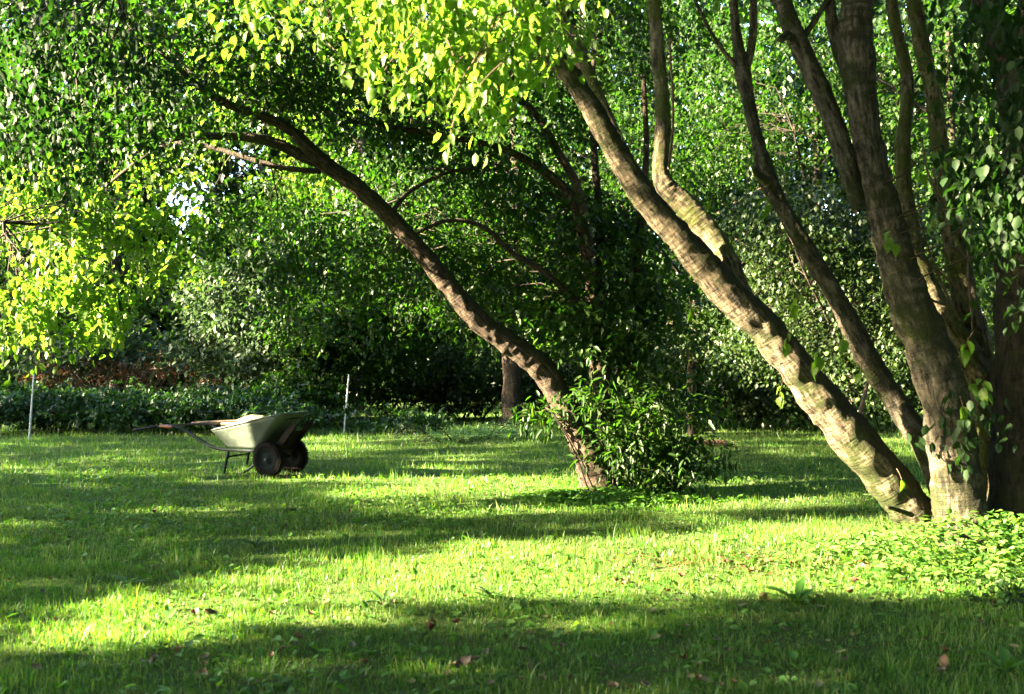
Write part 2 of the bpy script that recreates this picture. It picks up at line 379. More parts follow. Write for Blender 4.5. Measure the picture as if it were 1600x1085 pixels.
# =================================================================== GRASS
def blades(n, y0, y1, h, w, seg, acc_tall=0.0):
    u = rng.uniform(0, 1, n); y = np.sqrt(y0 ** 2 + u * (y1 ** 2 - y0 ** 2))
    x = rng.uniform(-0.56, 0.56, n) * y
    return x, y
def grass(n, y0, y1, h, w, seg):
    x, y = blades(n, y0, y1, h, w, seg)
    # uneven sward: tufts and thinner spots
    f = 0.5 + 0.5 * np.sin(x * 2.3 + 2 * np.sin(y * 1.1)) * np.sin(y * 2.9 + 1.7 * np.sin(x * 1.3))
    f2 = 0.5 + 0.5 * np.sin(x * 9.7 + y * 3.1) * np.sin(y * 11.3 - x * 4.7)
    keep = rng.uniform(0, 1, n) < 0.55 + 0.45 * f
    x, y, f, f2 = x[keep], y[keep], f[keep], f2[keep]; n = len(x)
    f3 = np.array([noise.noise(Vector((a_ * 2.6, b_ * 2.6, 3))) + .6 * noise.noise(Vector((a_ * 8, b_ * 8, 9))) for a_, b_ in zip(x, y)])
    hh = h * rng.lognormal(0, 0.36, n) * np.clip(0.75 + 0.9 * f3 + 0.2 * f2, .35, 1.8)
    tall = rng.uniform(0, 1, n) < 0.012 + 0.03 * (np.abs(y - 7.4 - .25 * x) < .5)
    hh[tall] *= 2.0
    ww = w * rng.uniform(0.7, 1.3, n)
    yaw = rng.uniform(0, 2 * np.pi, n); lean = np.abs(rng.normal(0.35, 0.35, n)); ld = rng.uniform(0, 2 * np.pi, n)
    base = np.column_stack([x, y, gzn(x, y) - 0.004])
    wd = np.column_stack([np.cos(yaw), np.sin(yaw), np.zeros(n)]) * ww[:, None] / 2
    ln = np.column_stack([np.cos(ld), np.sin(ld), np.zeros(n)])
    up = np.array([0, 0, 1.0])
    if seg == 2:
        m1 = base + ln * (hh * np.sin(lean) * 0.35)[:, None] + up * (hh * np.cos(lean * 0.7) * 0.55)[:, None]
        tp = base + ln * (hh * np.sin(lean) * 1.0)[:, None] + up * (hh * np.cos(lean))[:, None]
        V = np.stack([base - wd, base + wd, m1 + wd * 0.8, m1 - wd * 0.8, tp], 1).reshape(-1, 3)
        T = np.array([[0, 1, 2], [0, 2, 3], [3, 2, 4]])
        F = (T[None] + (np.arange(n) * 5)[:, None, None]).reshape(-1, 3)
    else:
        tp = base + ln * (hh * np.sin(lean))[:, None] + up * (hh * np.cos(lean))[:, None]
        V = np.stack([base - wd, base + wd, tp], 1).reshape(-1, 3)
        F = np.arange(n * 3).reshape(-1, 3)
    return V, F
acc = Acc()
acc.add(*grass(130000, 3.5, 6.5, 0.036, 0.0040, 2))
acc.add(*grass(120000, 6.5, 10.5, 0.040, 0.0055, 2))
acc.add(*grass(110000, 10.5, 17, 0.055, 0.010, 1))
acc.add(*grass(90000, 17, 26, 0.065, 0.016, 1))
go = link('grass', acc.mesh('grass'), M['grass'])
tag(go, 'short sunlit lawn grass covering the whole garden', kind='stuff')

# low broad-leaved weeds and clover scattered through the lawn
n = 19000
u = rng.uniform(0, 1, n); y = np.sqrt(3.6 ** 2 + u * (12 ** 2 - 3.6 ** 2)); x = rng.uniform(-0.55, 0.55, n) * y
k = (np.sin(x * 1.7 + 0.6) * np.sin(y * 1.3 + x) + rng.normal(0, .5, n)) > 0.1
x, y = x[k], y[k]
pos = np.column_stack([x, y, gzn(x, y) + rng.uniform(0.01, 0.045, len(x))])
V, F = place(LEAF4, pos, rots(rng.uniform(0, 6.28, len(x)), rng.normal(0, .4, len(x)), rng.normal(0, .35, len(x))), 0.02 + 0.055 * rng.uniform(0, 1, len(x)) ** 2.2)
tag(link('lawn_weeds', np_mesh('lawn_weeds', V, F), M['leaf_weed']), 'small broad-leaved weeds and clover mixed into the lawn', kind='stuff')

# =================================================================== RIGHT FOREGROUND TREE
ra = P(1500, 850, 7.35); ra.z = 0
TA = Tree('multi_stemmed_tree', ra, 'large multi-stemmed mossy tree in the right foreground with long limb leaning left')
YA = 7.35
TA.limb(px_path([(1480, 885, 100, .35), (1442, 825, 84, .35), (1400, 765, 78, .3), (1330, 682, 80, .2), (1255, 590, 68, .1), (1195, 515, 64), (1130, 450, 62, -.1),
                 (1065, 375, 54, -.15), (1000, 300, 50, -.2), (945, 205, 44, -.3), (895, 125, 38, -.4), (835, 50, 32, -.6), (795, -20, 30, -.7), (740, -110, 26, -1.0), (660, -190, 20, -1.3)], YA),
        M['bark_a'], name='trunk', sides=24, label='longest trunk leaning far to the left')
TA.limb(px_path([(1180, 500, 40, .1), (1145, 445, 56, .1), (1120, 385, 54, .15), (1075, 325, 46, .2), (1040, 292, 36, .22), (1032, 260, 32, .25), (1036, 180, 30, .3), (1028, 90, 27, .3), (1020, 0, 25, .3), (1000, -120, 20, .2)], YA),
        M['bark_moss'], sides=20, label='bright mossy limb that bends upright')
TA.limb(px_path([(985, 255, 20, -.1), (955, 195, 22, 0), (925, 125, 22, 0), (893, 55, 22, 0), (862, 0, 22, 0), (820, -90, 16, 0)], YA), M['bark_moss'], sides=12)
TA.limb(px_path([(1500, 830, 60, .5), (1450, 710, 46, .5), (1400, 630, 42, .5), (1350, 550, 44, .5), (1315, 480, 36, .5), (1270, 405, 34, .5), (1225, 330, 30, .5), (1200, 280, 34, .5), (1185, 225, 24, .5), (1172, 170, 24, .5), (1160, 110, 30, .5), (1150, 50, 18, .5), (1143, -30, 16, .5), (1130, -120, 12, .5)], YA),
        M['bark_mid'], sides=16)
TA.limb(px_path([(1163, 125, 16, .5), (1176, 60, 15, .5), (1178, 0, 14, .5), (1190, -100, 10, .5)], YA), M['bark_a'], sides=10)
TA.limb(px_path([(1155, 112, 12, .48), (1120, 65, 8, .45), (1095, 20, 7, .4), (1070, -40, 5, .4)], YA), M['bark_a'], sides=8)
TA.limb(px_path([(1518, 900, 130), (1508, 850, 104), (1500, 790, 92), (1490, 720, 84), (1480, 650, 82), (1460, 570, 80), (1428, 490, 74), (1402, 410, 64), (1380, 330, 56), (1360, 240, 52), (1345, 150, 54), (1338, 90, 62), (1338, 30, 56), (1345, -30, 50), (1350, -160, 40)], YA),
        M['bark_mid'], name='trunk', sides=24, girth=.88, label='thick upright middle trunk with a grey sunlit foot')
TA.limb(px_path([(1345, 330, 30, .05), (1325, 260, 38, .05), (1298, 180, 38, .05), (1265, 105, 38, .05), (1238, 45, 36, .05), (1218, -10, 34, .05), (1190, -100, 28, .05)], YA), M['bark_mid'], sides=16)
TA.limb(px_path([(1250, 65, 14, .05), (1275, 30, 11, .05), (1300, -15, 9, .05)], YA), M['bark_mid'], sides=8)
TA.limb(px_path([(1330, 130, 24, .1), (1308, 70, 24, .1), (1298, 20, 22, .1), (1290, -60, 18, .1)], YA), M['bark_mid'], sides=12)
TA.limb(px_path([(1560, 860, 70, .6), (1550, 760, 62, .6), (1545, 660, 56, .6), (1530, 570, 58, .6), (1512, 490, 52, .6), (1500, 420, 44, .6), (1485, 340, 40, .6), (1470, 240, 34, .6), (1458, 150, 30, .6), (1440, 70, 30, .6), (1425, -10, 28, .6), (1400, -120, 20, .6)], YA),
        M['bark_moss'], sides=18, label='sunlit greenish limb on the right side of the middle trunk')
TA.limb(px_path([(1545, 610, 50, .55), (1505, 545, 52, .5), (1470, 490, 48, .5), (1440, 430, 40, .5), (1420, 350, 34, .6), (1410, 240, 28, .7), (1418, 130, 24, .8), (1395, 20, 22, .8), (1390, -60, 18, .8)], YA), M['bark_moss'], sides=16)
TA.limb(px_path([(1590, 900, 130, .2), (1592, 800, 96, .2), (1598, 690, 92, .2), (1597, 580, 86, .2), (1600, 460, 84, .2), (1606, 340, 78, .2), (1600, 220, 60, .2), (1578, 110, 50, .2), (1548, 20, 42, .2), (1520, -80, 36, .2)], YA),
        M['bark_shaded'], name='trunk', sides=22, girth=1.0, label='dark rightmost trunk at the edge of the photo')
TA.limb(px_path([(1640, 300, 40, -.3), (1605, 190, 36, -.3), (1590, 120, 30, -.2), (1600, 20, 30, -.2), (1620, -60, 24, -.2)], YA), M['bark_a'], sides=12)
# stubs and thin reddish water shoots
for rows in ([(1425, 805, 10, -.25), (1402, 797, 8, -.35), (1385, 792, 7, -.4)], [(1200, 285, 22, .4), (1185, 275, 16, .35), (1178, 262, 10, .3)],
             [(1230, 55, 18, 0), (1222, 60, 14, -.1), (1216, 62, 10, -.15)]):
    TA.limb(px_path(rows, YA), M['bark_a'], name='stub', sides=8, sub=4)
for rows in ([(1500, 500, 5, .3), (1470, 440, 5, .2), (1445, 370, 4, .2), (1432, 300, 3, .2)], [(1500, 455, 5, .3), (1468, 425, 5, .1), (1435, 400, 4, .1)],
             [(1520, 520, 5, .3), (1512, 400, 4, .3), (1520, 330, 3, .3)], [(1045, 265, 6, .1), (1052, 180, 5, .1), (1046, 60, 4, .1)],
             [(1490, 480, 6, .2), (1458, 470, 5, .1), (1430, 450, 4, 0)], [(1475, 320, 6, .3), (1450, 270, 4, .2), (1440, 215, 3, .2)]):
    TA.limb(px_path(rows, YA), M['twig_red'], name='shoot', sides=6, sub=5)

# crown of the right tree: leaves above and along the limbs
def lump(px, py, Y, rx, ry, rz, n): return (tuple(P(px, py, Y)), (rx, ry, rz), n)
TA.crown([lump(600, -10, 5.2, .55, .5, .12, 14), lump(700, 0, 5.0, .45, .5, .15, 16), lump(790, 20, 5.2, .35, .4, .15, 12),
          lump(640, 60, 5.0, .22, .3, .13, 8), lump(725, 90, 4.9, .18, .3, .16, 10), lump(900, 0, 6.0, .3, .4, .12, 6), lump(460, 0, 5.0, .3, .3, .08, 8),
          lump(1080, -10, 8.3, .8, .5, .3, 12), lump(1050, -420, 7.2, 2.0, 1.2, .6, 60),
          lump(1450, -420, 7.0, 1.8, 1.2, .6, 60)], M['leaf_lime'], leaf=0.062, sprays=4, per=8, spray_len=0.35, clump_r=0.25, droop=0.7)
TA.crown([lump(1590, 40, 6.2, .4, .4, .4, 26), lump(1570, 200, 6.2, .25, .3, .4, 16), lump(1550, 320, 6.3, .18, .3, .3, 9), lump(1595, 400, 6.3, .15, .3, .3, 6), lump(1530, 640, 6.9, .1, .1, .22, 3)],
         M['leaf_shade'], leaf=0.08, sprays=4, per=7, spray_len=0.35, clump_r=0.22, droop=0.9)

TA.crown([((1.5, 7.0, 7.2), (3.4, 2.8, .8), 240), ((4.5, 6.5, 7.6), (2.8, 2.8, .8), 180), ((0, 4.0, 6.6), (3, 2.0, .6), 160), ((3.5, 3.0, 6.8), (3, 2.0, .6), 140), ((-3.5, 5.0, 6.8), (2.5, 2.5, .6), 130)],  # unseen upper crown, added to cut skylight on the lawn
         M['leaf_mid'], leaf=.16, sprays=6, per=7, tpl=LEAF2, clump_r=.6, spray_len=.6, twigs=False)

# single leaves large enough to pick apart
def big_leaf_mesh(kind, curl=.22, wide=1.0):
    if kind == 'toothed':
        prof = [(0, 0.02), (0.06, 0.16), (0.12, 0.27), (0.2, 0.30), (0.27, 0.36), (0.36, 0.34), (0.43, 0.37), (0.52, 0.31), (0.6, 0.32), (0.7, 0.22), (0.78, 0.2), (0.88, 0.09), (1.0, 0.0)]
    else:
        prof = [(0, 0.01), (0.1, 0.17), (0.25, 0.28), (0.42, 0.31), (0.6, 0.26), (0.8, 0.13), (1.0, 0.0)]
    V, F = [], []
    for s, w in prof:
        z = -curl * s * s; w *= wide; wv = .05 * curl * math.sin(s * 11)
        V += [(s, 0, z - 0.01), (s + 0.03, w, z + (0.15 + curl * .5) * w + wv), (s + 0.03, -w, z + (.1 + curl * .7) * w - wv)]
    for i in range(len(prof) - 1):
        a, b_ = 3 * i, 3 * i + 3
        F += [(a, b_, b_ + 1, a + 1), (a, a + 2, b_ + 2, b_)]
    V += [(-0.30, 0.0, 0.06), (-0.15, 0.012, 0.035), (0.02, 0.012, -0.012), (0.02, -0.012, -0.012), (-0.15, -0.012, 0.035)]
    q = len(V) - 5; F += [(q, q + 1, q + 4), (q + 1, q + 2, q + 3, q + 4)]
    me = bpy.data.meshes.new('leaf'); me.from_pydata(V, [], F); me.update(); me.shade_smooth(); return me
LM = [big_leaf_mesh('toothed', c_, w_) for c_, w_ in ((.22, .85), (.5, .75), (.35, 1.0), (.75, .8))]
for me in LM: me.materials.append(M['leaf_lime'])
def leaf_obj(parent, me, p, size, yaw, pitch, roll, name='leaf'):
    o = bpy.data.objects.new(name, me); col.objects.link(o); o.parent = parent
    o.location = Vector(p) - parent.location
    o.rotation_euler = (roll, pitch, yaw); o.scale = (size,) * 3
    return o
cnt = 0
def leaf_cluster(parent, me, px, py, Y, r, n, size, droop=0.9, sprig=6, start=None):
    """hanging sprigs: a thin drooping twig with leaves set alternately along it"""
    acc = Acc(); left = n
    while left > 0:
        k = min(left, sprig); left -= k
        tip = np.array(P(px, py, Y)) + rng.normal(0, r, 3) * np.array([1, 1, .8])
        L_ = .05 + .035 * k; a = random.uniform(0, 6.28); sl = random.uniform(.2, .8)
        d = np.array([math.cos(a) * sl, math.sin(a) * sl, -1.0]); d /= np.linalg.norm(d)
        st = np.array(start) + rng.normal(0, .02, 3) if start is not None else tip - d * L_
        mid = (st + tip) / 2 + np.array([d[0], d[1], .3]) * L_ * .25
        t = np.linspace(0, 1, 6)[:, None]; pts = (1 - t) ** 2 * st + 2 * t * (1 - t) * mid + t ** 2 * tip
        acc.add(*tube_arrays(pts, np.linspace(.003, .0012, 6), 4))
        for i in range(k):
            q = .25 + .75 * (i + 1) / k; p = (1 - q) ** 2 * st + 2 * q * (1 - q) * mid + q ** 2 * tip
            yaw = a + (1.1 if i % 2 else -1.1) * (i < k - 1) + random.gauss(0, .3)
            leaf_obj(parent, random.choice(me), p, size * random.uniform(0.45, 1.3), yaw, random.gauss(droop, .3), random.gauss(0, 0.45))
    link('twig', acc.mesh('twig'), M['twig_red'], parent, kind='stuff')
for px, py, Y, r, n in ((640, 60, 4.7, .16, 24), (700, 110, 4.6, .15, 30), (720, 165, 4.5, .09, 22), (590, 95, 4.7, .13, 16), (660, 20, 4.7, .2, 26),
                        (770, 60, 4.8, .18, 26), (820, 20, 5.0, .16, 16), (545, 130, 4.8, .1, 12), (420, 25, 4.8, .14, 16), (480, 10, 4.8, .16, 14), (780, 130, 4.9, .1, 10), (860, 80, 5.2, .12, 10)):
    leaf_cluster(TA.root, LM, px, py, Y, r, n, 0.066)
for px, py, n in ((1235, 545, 4), (1228, 622, 3), (1268, 580, 4), (1100, 496, 2), (1075, 488, 1), (1190, 332, 3), (1165, 352, 2), (1225, 382, 2), (1395, 385, 5), (1345, 578, 2), (1445, 265, 3),
                  (1500, 555, 4), (1525, 610, 5), (1505, 655, 3), (1470, 250, 3), (1415, 742, 1), (1535, 255, 5), (1560, 300, 6), (1325, 540, 2), (1240, 480, 3), (1110, 335, 2), (985, 185, 2), (1480, 350, 4)):
    leaf_cluster(TA.root, LM, px, py, 6.85, .03, n, 0.095, sprig=4)
# twigs that carry the hanging near leaves
acc = Acc()
for a, b_ in (((860, -20, 5.2), (700, 170, 4.5)), ((800, -40, 5.0), (600, 110, 4.7)), ((780, -60, 5.0), (420, 30, 4.8)), ((900, 60, 5.6), (700, 110, 4.6)), ((940, 90, 6.6), (780, 130, 4.9)), ((700, -60, 4.9), (660, 20, 4.7))):
    A_, B_ = np.array(P(*a)), np.array(P(*b_)); tt = np.linspace(0, 1, 9)[:, None]
    pts = A_ + (B_ - A_) * tt + rng.normal(0, .012, (9, 3)); pts[:, 2] += 0.12 * np.sin(tt[:, 0] * 3.14)
    acc.add(*tube_arrays(pts, np.linspace(.008, .002, 9), 5))
link('twig', acc.mesh('twig'), M['twig_red'], TA.root, kind='stuff')

# =================================================================== CENTRE TREE
rb = P(945, 772, 10.1); rb.z = 0
TB = Tree('leaning_tree', rb, 'old tree in the middle of the lawn with one limb arching to upper left')
YB = 10.1
TB.limb(px_path([(948, 790, 100), (940, 765, 78), (925, 720, 62), (903, 670, 50), (875, 620, 44), (845, 575, 46, -.1), (800, 540, 42, -.2), (752, 505, 38, -.3), (705, 450, 36, -.4), (655, 390, 33, -.5), (605, 335, 30, -.6), (555, 290, 29, -.7),
                 (500, 250, 28, -.8), (455, 205, 19, -.9), (410, 182, 17, -1), (360, 165, 15, -1.1), (310, 135, 12, -1.2), (255, 85, 9, -1.3), (200, 40, 6, -1.4)], YB),
        M['bark_b'], name='trunk', sides=20, girth=.88, label='main trunk that leans left and arches over the wheelbarrow')
TB.limb(px_path([(515, 262, 20, -.78), (475, 245, 24, -.8), (430, 224, 20, -.8), (380, 214, 17, -.8), (330, 213, 14, -.8), (270, 212, 10, -.7), (200, 225, 7, -.6)], YB), M['bark_far'], sides=12)
TB.limb(px_path([(500, 268, 10, -.7), (440, 262, 11, -.6), (380, 245, 10, -.5), (320, 228, 9, -.4), (265, 226, 8, -.3), (215, 252, 7, -.2), (150, 305, 5, 0)], YB), M['bark_far'], sides=10)
TB.limb(px_path([(965, 790, 90, .1), (958, 740, 60, .1), (945, 650, 40, .15), (938, 560, 40, .2), (930, 470, 30, .2), (915, 380, 26, .2), (893, 310, 21, .1), (850, 268, 17, 0), (790, 235, 14, -.1), (710, 215, 11, -.3), (620, 200, 9, -.4), (550, 190, 6, -.5)], YB), M['bark_b'], name='trunk', sides=16)
TB.limb(px_path([(936, 460, 20, .3), (938, 360, 17, .3), (930, 260, 14, .3), (925, 160, 11, .3), (930, 60, 8, .3)], YB), M['bark_far'], sides=10)
TB.limb(px_path([(925, 400, 18, .1), (905, 300, 17, 0), (870, 235, 17, -.1), (838, 180, 15, -.2), (800, 148, 14, -.3), (740, 120, 12, -.5), (680, 90, 10, -.7), (600, 45, 8, -.9), (520, 30, 6, -1)], YB), M['bark_far'], sides=12)
TB.limb(px_path([(945, 640, 22, .3), (985, 540, 19, .4), (992, 440, 18, .4), (1000, 350, 16, .4), (1010, 240, 12, .4), (1005, 120, 9, .4)], YB), M['bark_b'], sides=10)
TB.limb(px_path([(900, 470, 16, .1), (850, 425, 12, -.1), (800, 395, 11, -.2), (755, 355, 9, -.3), (700, 345, 7, -.4), (640, 370, 5, -.5)], YB), M['bark_far'], sides=8)
TB.limb(px_path([(610, 335, 10, -.6), (640, 300, 9, -.4), (700, 270, 7, -.2), (760, 262, 5, 0)], YB), M['bark_far'], sides=8)
TB.limb(px_path([(360, 168, 9, -1), (300, 115, 8, -.8), (255, 85, 7, -.6), (150, 120, 5, -.4)], YB), M['bark_far'], sides=8)
TB.limb(px_path([(925, 775, 40, -.15), (905, 788, 24, -.3), (888, 796, 12, -.4)], YB), M['bark_b'], name='root', sides=10, sub=4)
TB.limb(px_path([(985, 775, 40, -.1), (1005, 790, 24, -.25), (1025, 797, 12, -.3)], YB), M['bark_b'], name='root', sides=10, sub=4)
TB.crown([lump(270, 60, 8.8, 1.2, 1.0, .4, 56), lump(420, 100, 9.2, 1.2, .9, .45, 70), lump(600, 120, 9.6, 1.3, 1.0, .6, 90), lump(760, 200, 10.4, 1.2, .9, .7, 90), lump(560, 390, 10.8, 1.2, .9, .5, 70),
          lump(420, 350, 10.6, .8, .9, .45, 36), lump(700, 330, 10.9, 1.2, .8, .7, 90), lump(850, 380, 10.9, .9, .7, .8, 80), lump(980, 420, 10.8, .7, .6, .8, 60), lump(500, 480, 11, .8, .6, .35, 26), lump(800, 470, 11, .7, .6, .4, 46),
          lump(900, 60, 10.6, 1.6, 1.2, .7, 80), lump(320, -90, 9.0, 1.6, 1.2, .25, 30), lump(600, -100, 9.8, 2.0, 1.2, .4, 50), lump(230, 190, 8.8, .7, .7, .35, 26)],
         M['leaf_mid'], leaf=0.068, sprays=5, per=9, spray_len=0.36, clump_r=0.27)

TB.crown([((-1.5, 10.5, 7.6), (3.2, 2.8, .8), 200), ((2.0, 11.5, 8.2), (3.2, 2.8, .9), 190), ((-4.5, 12.5, 7.8), (2.8, 2.8, .8), 150), ((5, 13, 8.6), (2.8, 2.8, .8), 130)],  # high crown out of view, added against skylight from above
         M['leaf_mid'], leaf=.16, sprays=6, per=7, tpl=LEAF2, clump_r=.6, spray_len=.6, twigs=False)
TB.limb([(.9, 10.4, 3.6, .07), (.6, 10.5, 5.0, .06), (.3, 10.6, 6.6, .05), (-.4, 10.6, 7.8, .03)], M['bark_b'], sides=8)

TB.crown([lump(950, 520, 10.1, .4, .3, .4, 15), lump(915, 430, 10.1, .35, .3, .45, 12), lump(990, 420, 10.3, .4, .3, .6, 17), lump(900, 330, 10.2, .3, .3, .4, 9), lump(850, 500, 10.0, .35, .25, .2, 8), lump(1040, 480, 10.5, .5, .4, .5, 18)],
         M['leaf_mid'], leaf=0.085, sprays=4, per=8, spray_len=0.36, clump_r=0.22)
# suckers and shrub skirt round its foot
def shrub(name, label, px, Y, lumps, mat, leaf, per=9, sprays=5, tpl=LEAF4, nst=9, h=1.0, cat='shrub', group=None, stem_mat='twig', spray_len=0.35, clump_r=0.25, droop=0.2, spread=0.5, name_crown='foliage'):
    c = P(px, 555, Y); c.z = gz(c.x, c.y)
    T = Tree(name, c, label, cat, group)
    sk = []
    for i in range(nst):
        l = random.choice(lumps); q = Vector(l[0]) + Vector([random.gauss(0, .35) * l[1][k] for k in range(3)])
        b0 = Vector((c.x * 0.5 + q.x * 0.5 + random.gauss(0, .08), (c.y + q.y) / 2, gz(c.x, c.y) - 0.05))
        q.z = max(q.z, 0.35)
        r0 = 0.008 + 0.006 * q.z
        m1 = b0.lerp(q, 0.5) + Vector((random.gauss(0, .06), random.gauss(0, .06), 0.1 * q.z))
        T.limb([(*b0, r0), (*m1, r0 * .75), (*q, r0 * .4)], M[stem_mat], name='stem', sides=6, sub=4)
    T.crown(lumps, mat, leaf=leaf, sprays=sprays, per=per, tpl=tpl, name=name_crown, spray_len=spray_len, clump_r=clump_r, twigs=True, droop=droop, spread=spread, reach=0.9)
    return T
shrub('sucker_thicket', 'leafy suckers and shrub growing thick around the foot of the middle tree', 1010, 10.0,
      [lump(985, 640, 9.9, .36, .3, .30, 17), lump(1010, 730, 9.85, .30, .2, .2, 20), lump(1050, 700, 10.0, .22, .25, .18, 12), lump(955, 690, 9.72, .14, .1, .2, 7), lump(1100, 715, 9.9, .06, .1, .05, 3), lump(925, 625, 9.8, .22, .2, .10, 7), lump(860, 640, 9.7, .22, .2, .05, 4), lump(960, 560, 10.2, .45, .3, .3, 16), lump(1040, 610, 10.2, .4, .3, .25, 14), lump(1075, 690, 9.9, .10, .15, .06, 3), lump(1090, 640, 10, .15, .15, .06, 4)],
      M['leaf_mid'], 0.115, per=7, sprays=4, tpl=LONG4, nst=18, spray_len=.42, clump_r=.2, droop=0.15)
cr = P(985, 690, 9.6)

# =================================================================== LEFT TREE (trunk outside the frame)
# sun spots wanted on the trunks: foliage is left out along these rays
SUNNY = [(P(x, y, Y), r) for x, y, Y, r in ((1430, 820, 7.5, .12), (1385, 745, 7.45, .06), (1180, 510, 7.2, .0), (1120, 445, 7.1, .05), (1020, 330, 7.1, .05), (930, 190, 7.0, .05),
         (1095, 345, 7.4, .14), (1055, 300, 7.4, .06), (1485, 820, 7.1, .12), (1520, 545, 7.8, .05), (1545, 700, 7.8, .0), (1150, 60, 7.8, .0), (1030, 220, 7.5, .0),
         (915, 735, 9.9, .2), (905, 690, 9.9, .2), (860, 600, 10, .0), (1000, 620, 9.8, .3), (1450, 880, 6.8, .3), (1300, 870, 7, .3), (1560, 870, 6.9, .1))]
def sun_clear(c):
    m = np.ones(len(c), bool); sv = np.array(sun_vec)
    for t, r in SUNNY:
        d = c - np.array(t); al = d @ sv
        m &= np.linalg.norm(d - al[:, None] * sv, axis=1) > r + .2
    return m
TE = Tree('overhanging_tree', (-7.4, 10.6, 0), 'tree at the left edge whose leafy boughs hang into the photo')
TE.limb([(-7.4, 10.6, -.1, .24), (-7.3, 10.6, 1.2, .2), (-7.1, 10.4, 2.4, .18), (-6.4, 9.7, 3.6, .14), (-5.2, 8.5, 4.6, .09), (-3.4, 7.2, 5.0, .05)], M['bark_a'], name='trunk')
TE.limb([(-7.1, 10.4, 2.4, .07), (-6.0, 10.0, 2.7, .045), (-5.2, 9.3, 2.75, .03), (-4.6, 9.0, 2.6, .012)], M['bark_a'], sides=10)
TE.limb([(-6.3, 9.6, 3.7, .07), (-4.8, 8.2, 4.5, .045), (-3.6, 7.6, 4.4, .03), (-2.9, 7.3, 4.1, .015)], M['bark_a'], sides=10)
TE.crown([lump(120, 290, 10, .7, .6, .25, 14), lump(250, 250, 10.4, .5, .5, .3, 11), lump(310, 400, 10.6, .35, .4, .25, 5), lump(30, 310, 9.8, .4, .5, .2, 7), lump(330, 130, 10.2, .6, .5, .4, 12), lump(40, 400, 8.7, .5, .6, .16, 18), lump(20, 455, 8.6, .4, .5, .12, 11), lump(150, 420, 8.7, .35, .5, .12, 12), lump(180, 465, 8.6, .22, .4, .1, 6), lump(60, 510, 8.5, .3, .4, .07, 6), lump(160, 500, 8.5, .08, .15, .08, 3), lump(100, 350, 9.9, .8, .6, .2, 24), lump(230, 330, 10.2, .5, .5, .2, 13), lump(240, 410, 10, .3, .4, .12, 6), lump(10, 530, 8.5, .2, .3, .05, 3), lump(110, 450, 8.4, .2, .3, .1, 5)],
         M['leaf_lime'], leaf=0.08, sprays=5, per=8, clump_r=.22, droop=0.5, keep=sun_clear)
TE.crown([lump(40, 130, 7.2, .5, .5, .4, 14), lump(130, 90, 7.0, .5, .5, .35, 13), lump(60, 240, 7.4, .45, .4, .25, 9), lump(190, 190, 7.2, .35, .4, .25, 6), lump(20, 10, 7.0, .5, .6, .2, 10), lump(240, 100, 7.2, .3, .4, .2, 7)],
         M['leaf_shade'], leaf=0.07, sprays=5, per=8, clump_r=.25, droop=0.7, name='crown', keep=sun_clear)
for px, py, Y, r, n in ((60, 430, 8.2, .3, 22), (150, 460, 8.2, .2, 20), (40, 500, 8.2, .2, 12), (160, 500, 8.2, .06, 6), (190, 400, 8.4, .2, 14)):
    leaf_cluster(TE.root, LM, px, py, Y, r, n, 0.09)

# =================================================================== BACKGROUND TREES AND SHRUBS
def keep_far(c, extra=17):
    px = c[:, 0] / c[:, 1] * FPX + 800; py = HORIZON - (c[:, 2] - EYE) / c[:, 1] * FPX
    holes = [(305, 325, 34, 34), (385, 238, 24, 14), (275, 285, 18, 18), (500, 40, 14, 12), (330, 30, 16, 14), (1060, 545, 14, 8), (990, 515, 6, 6)]
    m = np.ones(len(c), bool)
    for hx, hy, hw, hh in holes: m &= ((px - hx) / (hw + extra)) ** 2 + ((py - hy) / (hh + extra)) ** 2 > 1
    return m
def bg_tree(name, label, px, Y, w, lumps, mat, leaf, sprays=6, per=8, lean=0.0, group=None, top=6.0, sub=2, tmat='bark_far'):
    b0 = P(px, 555, Y); T = Tree(name, (b0.x, b0.y, gz(b0.x, b0.y)), label, 'tree', group)
    r = w / 2
    T.limb([(b0.x, Y, -.15, r * 1.5), (b0.x, Y, .25, r * 1.1), (b0.x + lean * .3, Y, top * .3, r), (b0.x + lean * .7 + .1, Y, top * .65, r * .75), (b0.x + lean, Y, top, r * .3)], M[tmat], name='trunk', sides=14)
    for i in range(5):
        z = top * (.35 + .1 * i); a = random.uniform(0, 6.28); l = random.uniform(1.5, 2.6)
        T.limb([(b0.x + lean * z / top, Y, z, r * .5), (b0.x + lean * z / top + math.cos(a) * l * .5, Y + math.sin(a) * l * .5, z + .7, r * .3), (b0.x + math.cos(a) * l, Y + math.sin(a) * l, z + 1.3, r * .12)], M[tmat], sides=8, sub=4)
    T.crown([(c_, r_, int(n_ * .62)) for c_, r_, n_ in lumps], mat, leaf=leaf, sprays=int(sprays * 1.9), per=per, tpl=LEAF2, clump_r=.62, spray_len=.55, twigs=True, reach=2.0, keep=keep_far)
    return T
bgg = 'tall trees closing the far side of the lawn'
bg_tree('broadleaf_tree', 'dark trunked tree at the lawn edge just left of the middle tree', 800, 19.2, .44,
        [lump(780, 380, 20, 2.6, 1.8, 1.3, 130), lump(640, 330, 19.5, 1.8, 1.5, 1.3, 90), lump(880, 250, 20, 2.5, 1.8, 1.6, 120), lump(700, 470, 19.5, 1.7, 1.0, .6, 60), lump(600, 530, 20.5, 1.2, 1, .6, 45)], M['leaf_mid'], .11, top=6.5)
bg_tree('broadleaf_tree', 'bright green tree behind the arching limb in the upper middle', 560, 25, .35,
        [lump(560, 200, 25, 3.6, 2, 2.4, 190), lump(700, 60, 26, 3.6, 2, 2.4, 150), lump(480, 360, 24, 1.6, 1.5, 1.2, 60)], M['leaf_lime'], .13, top=9)
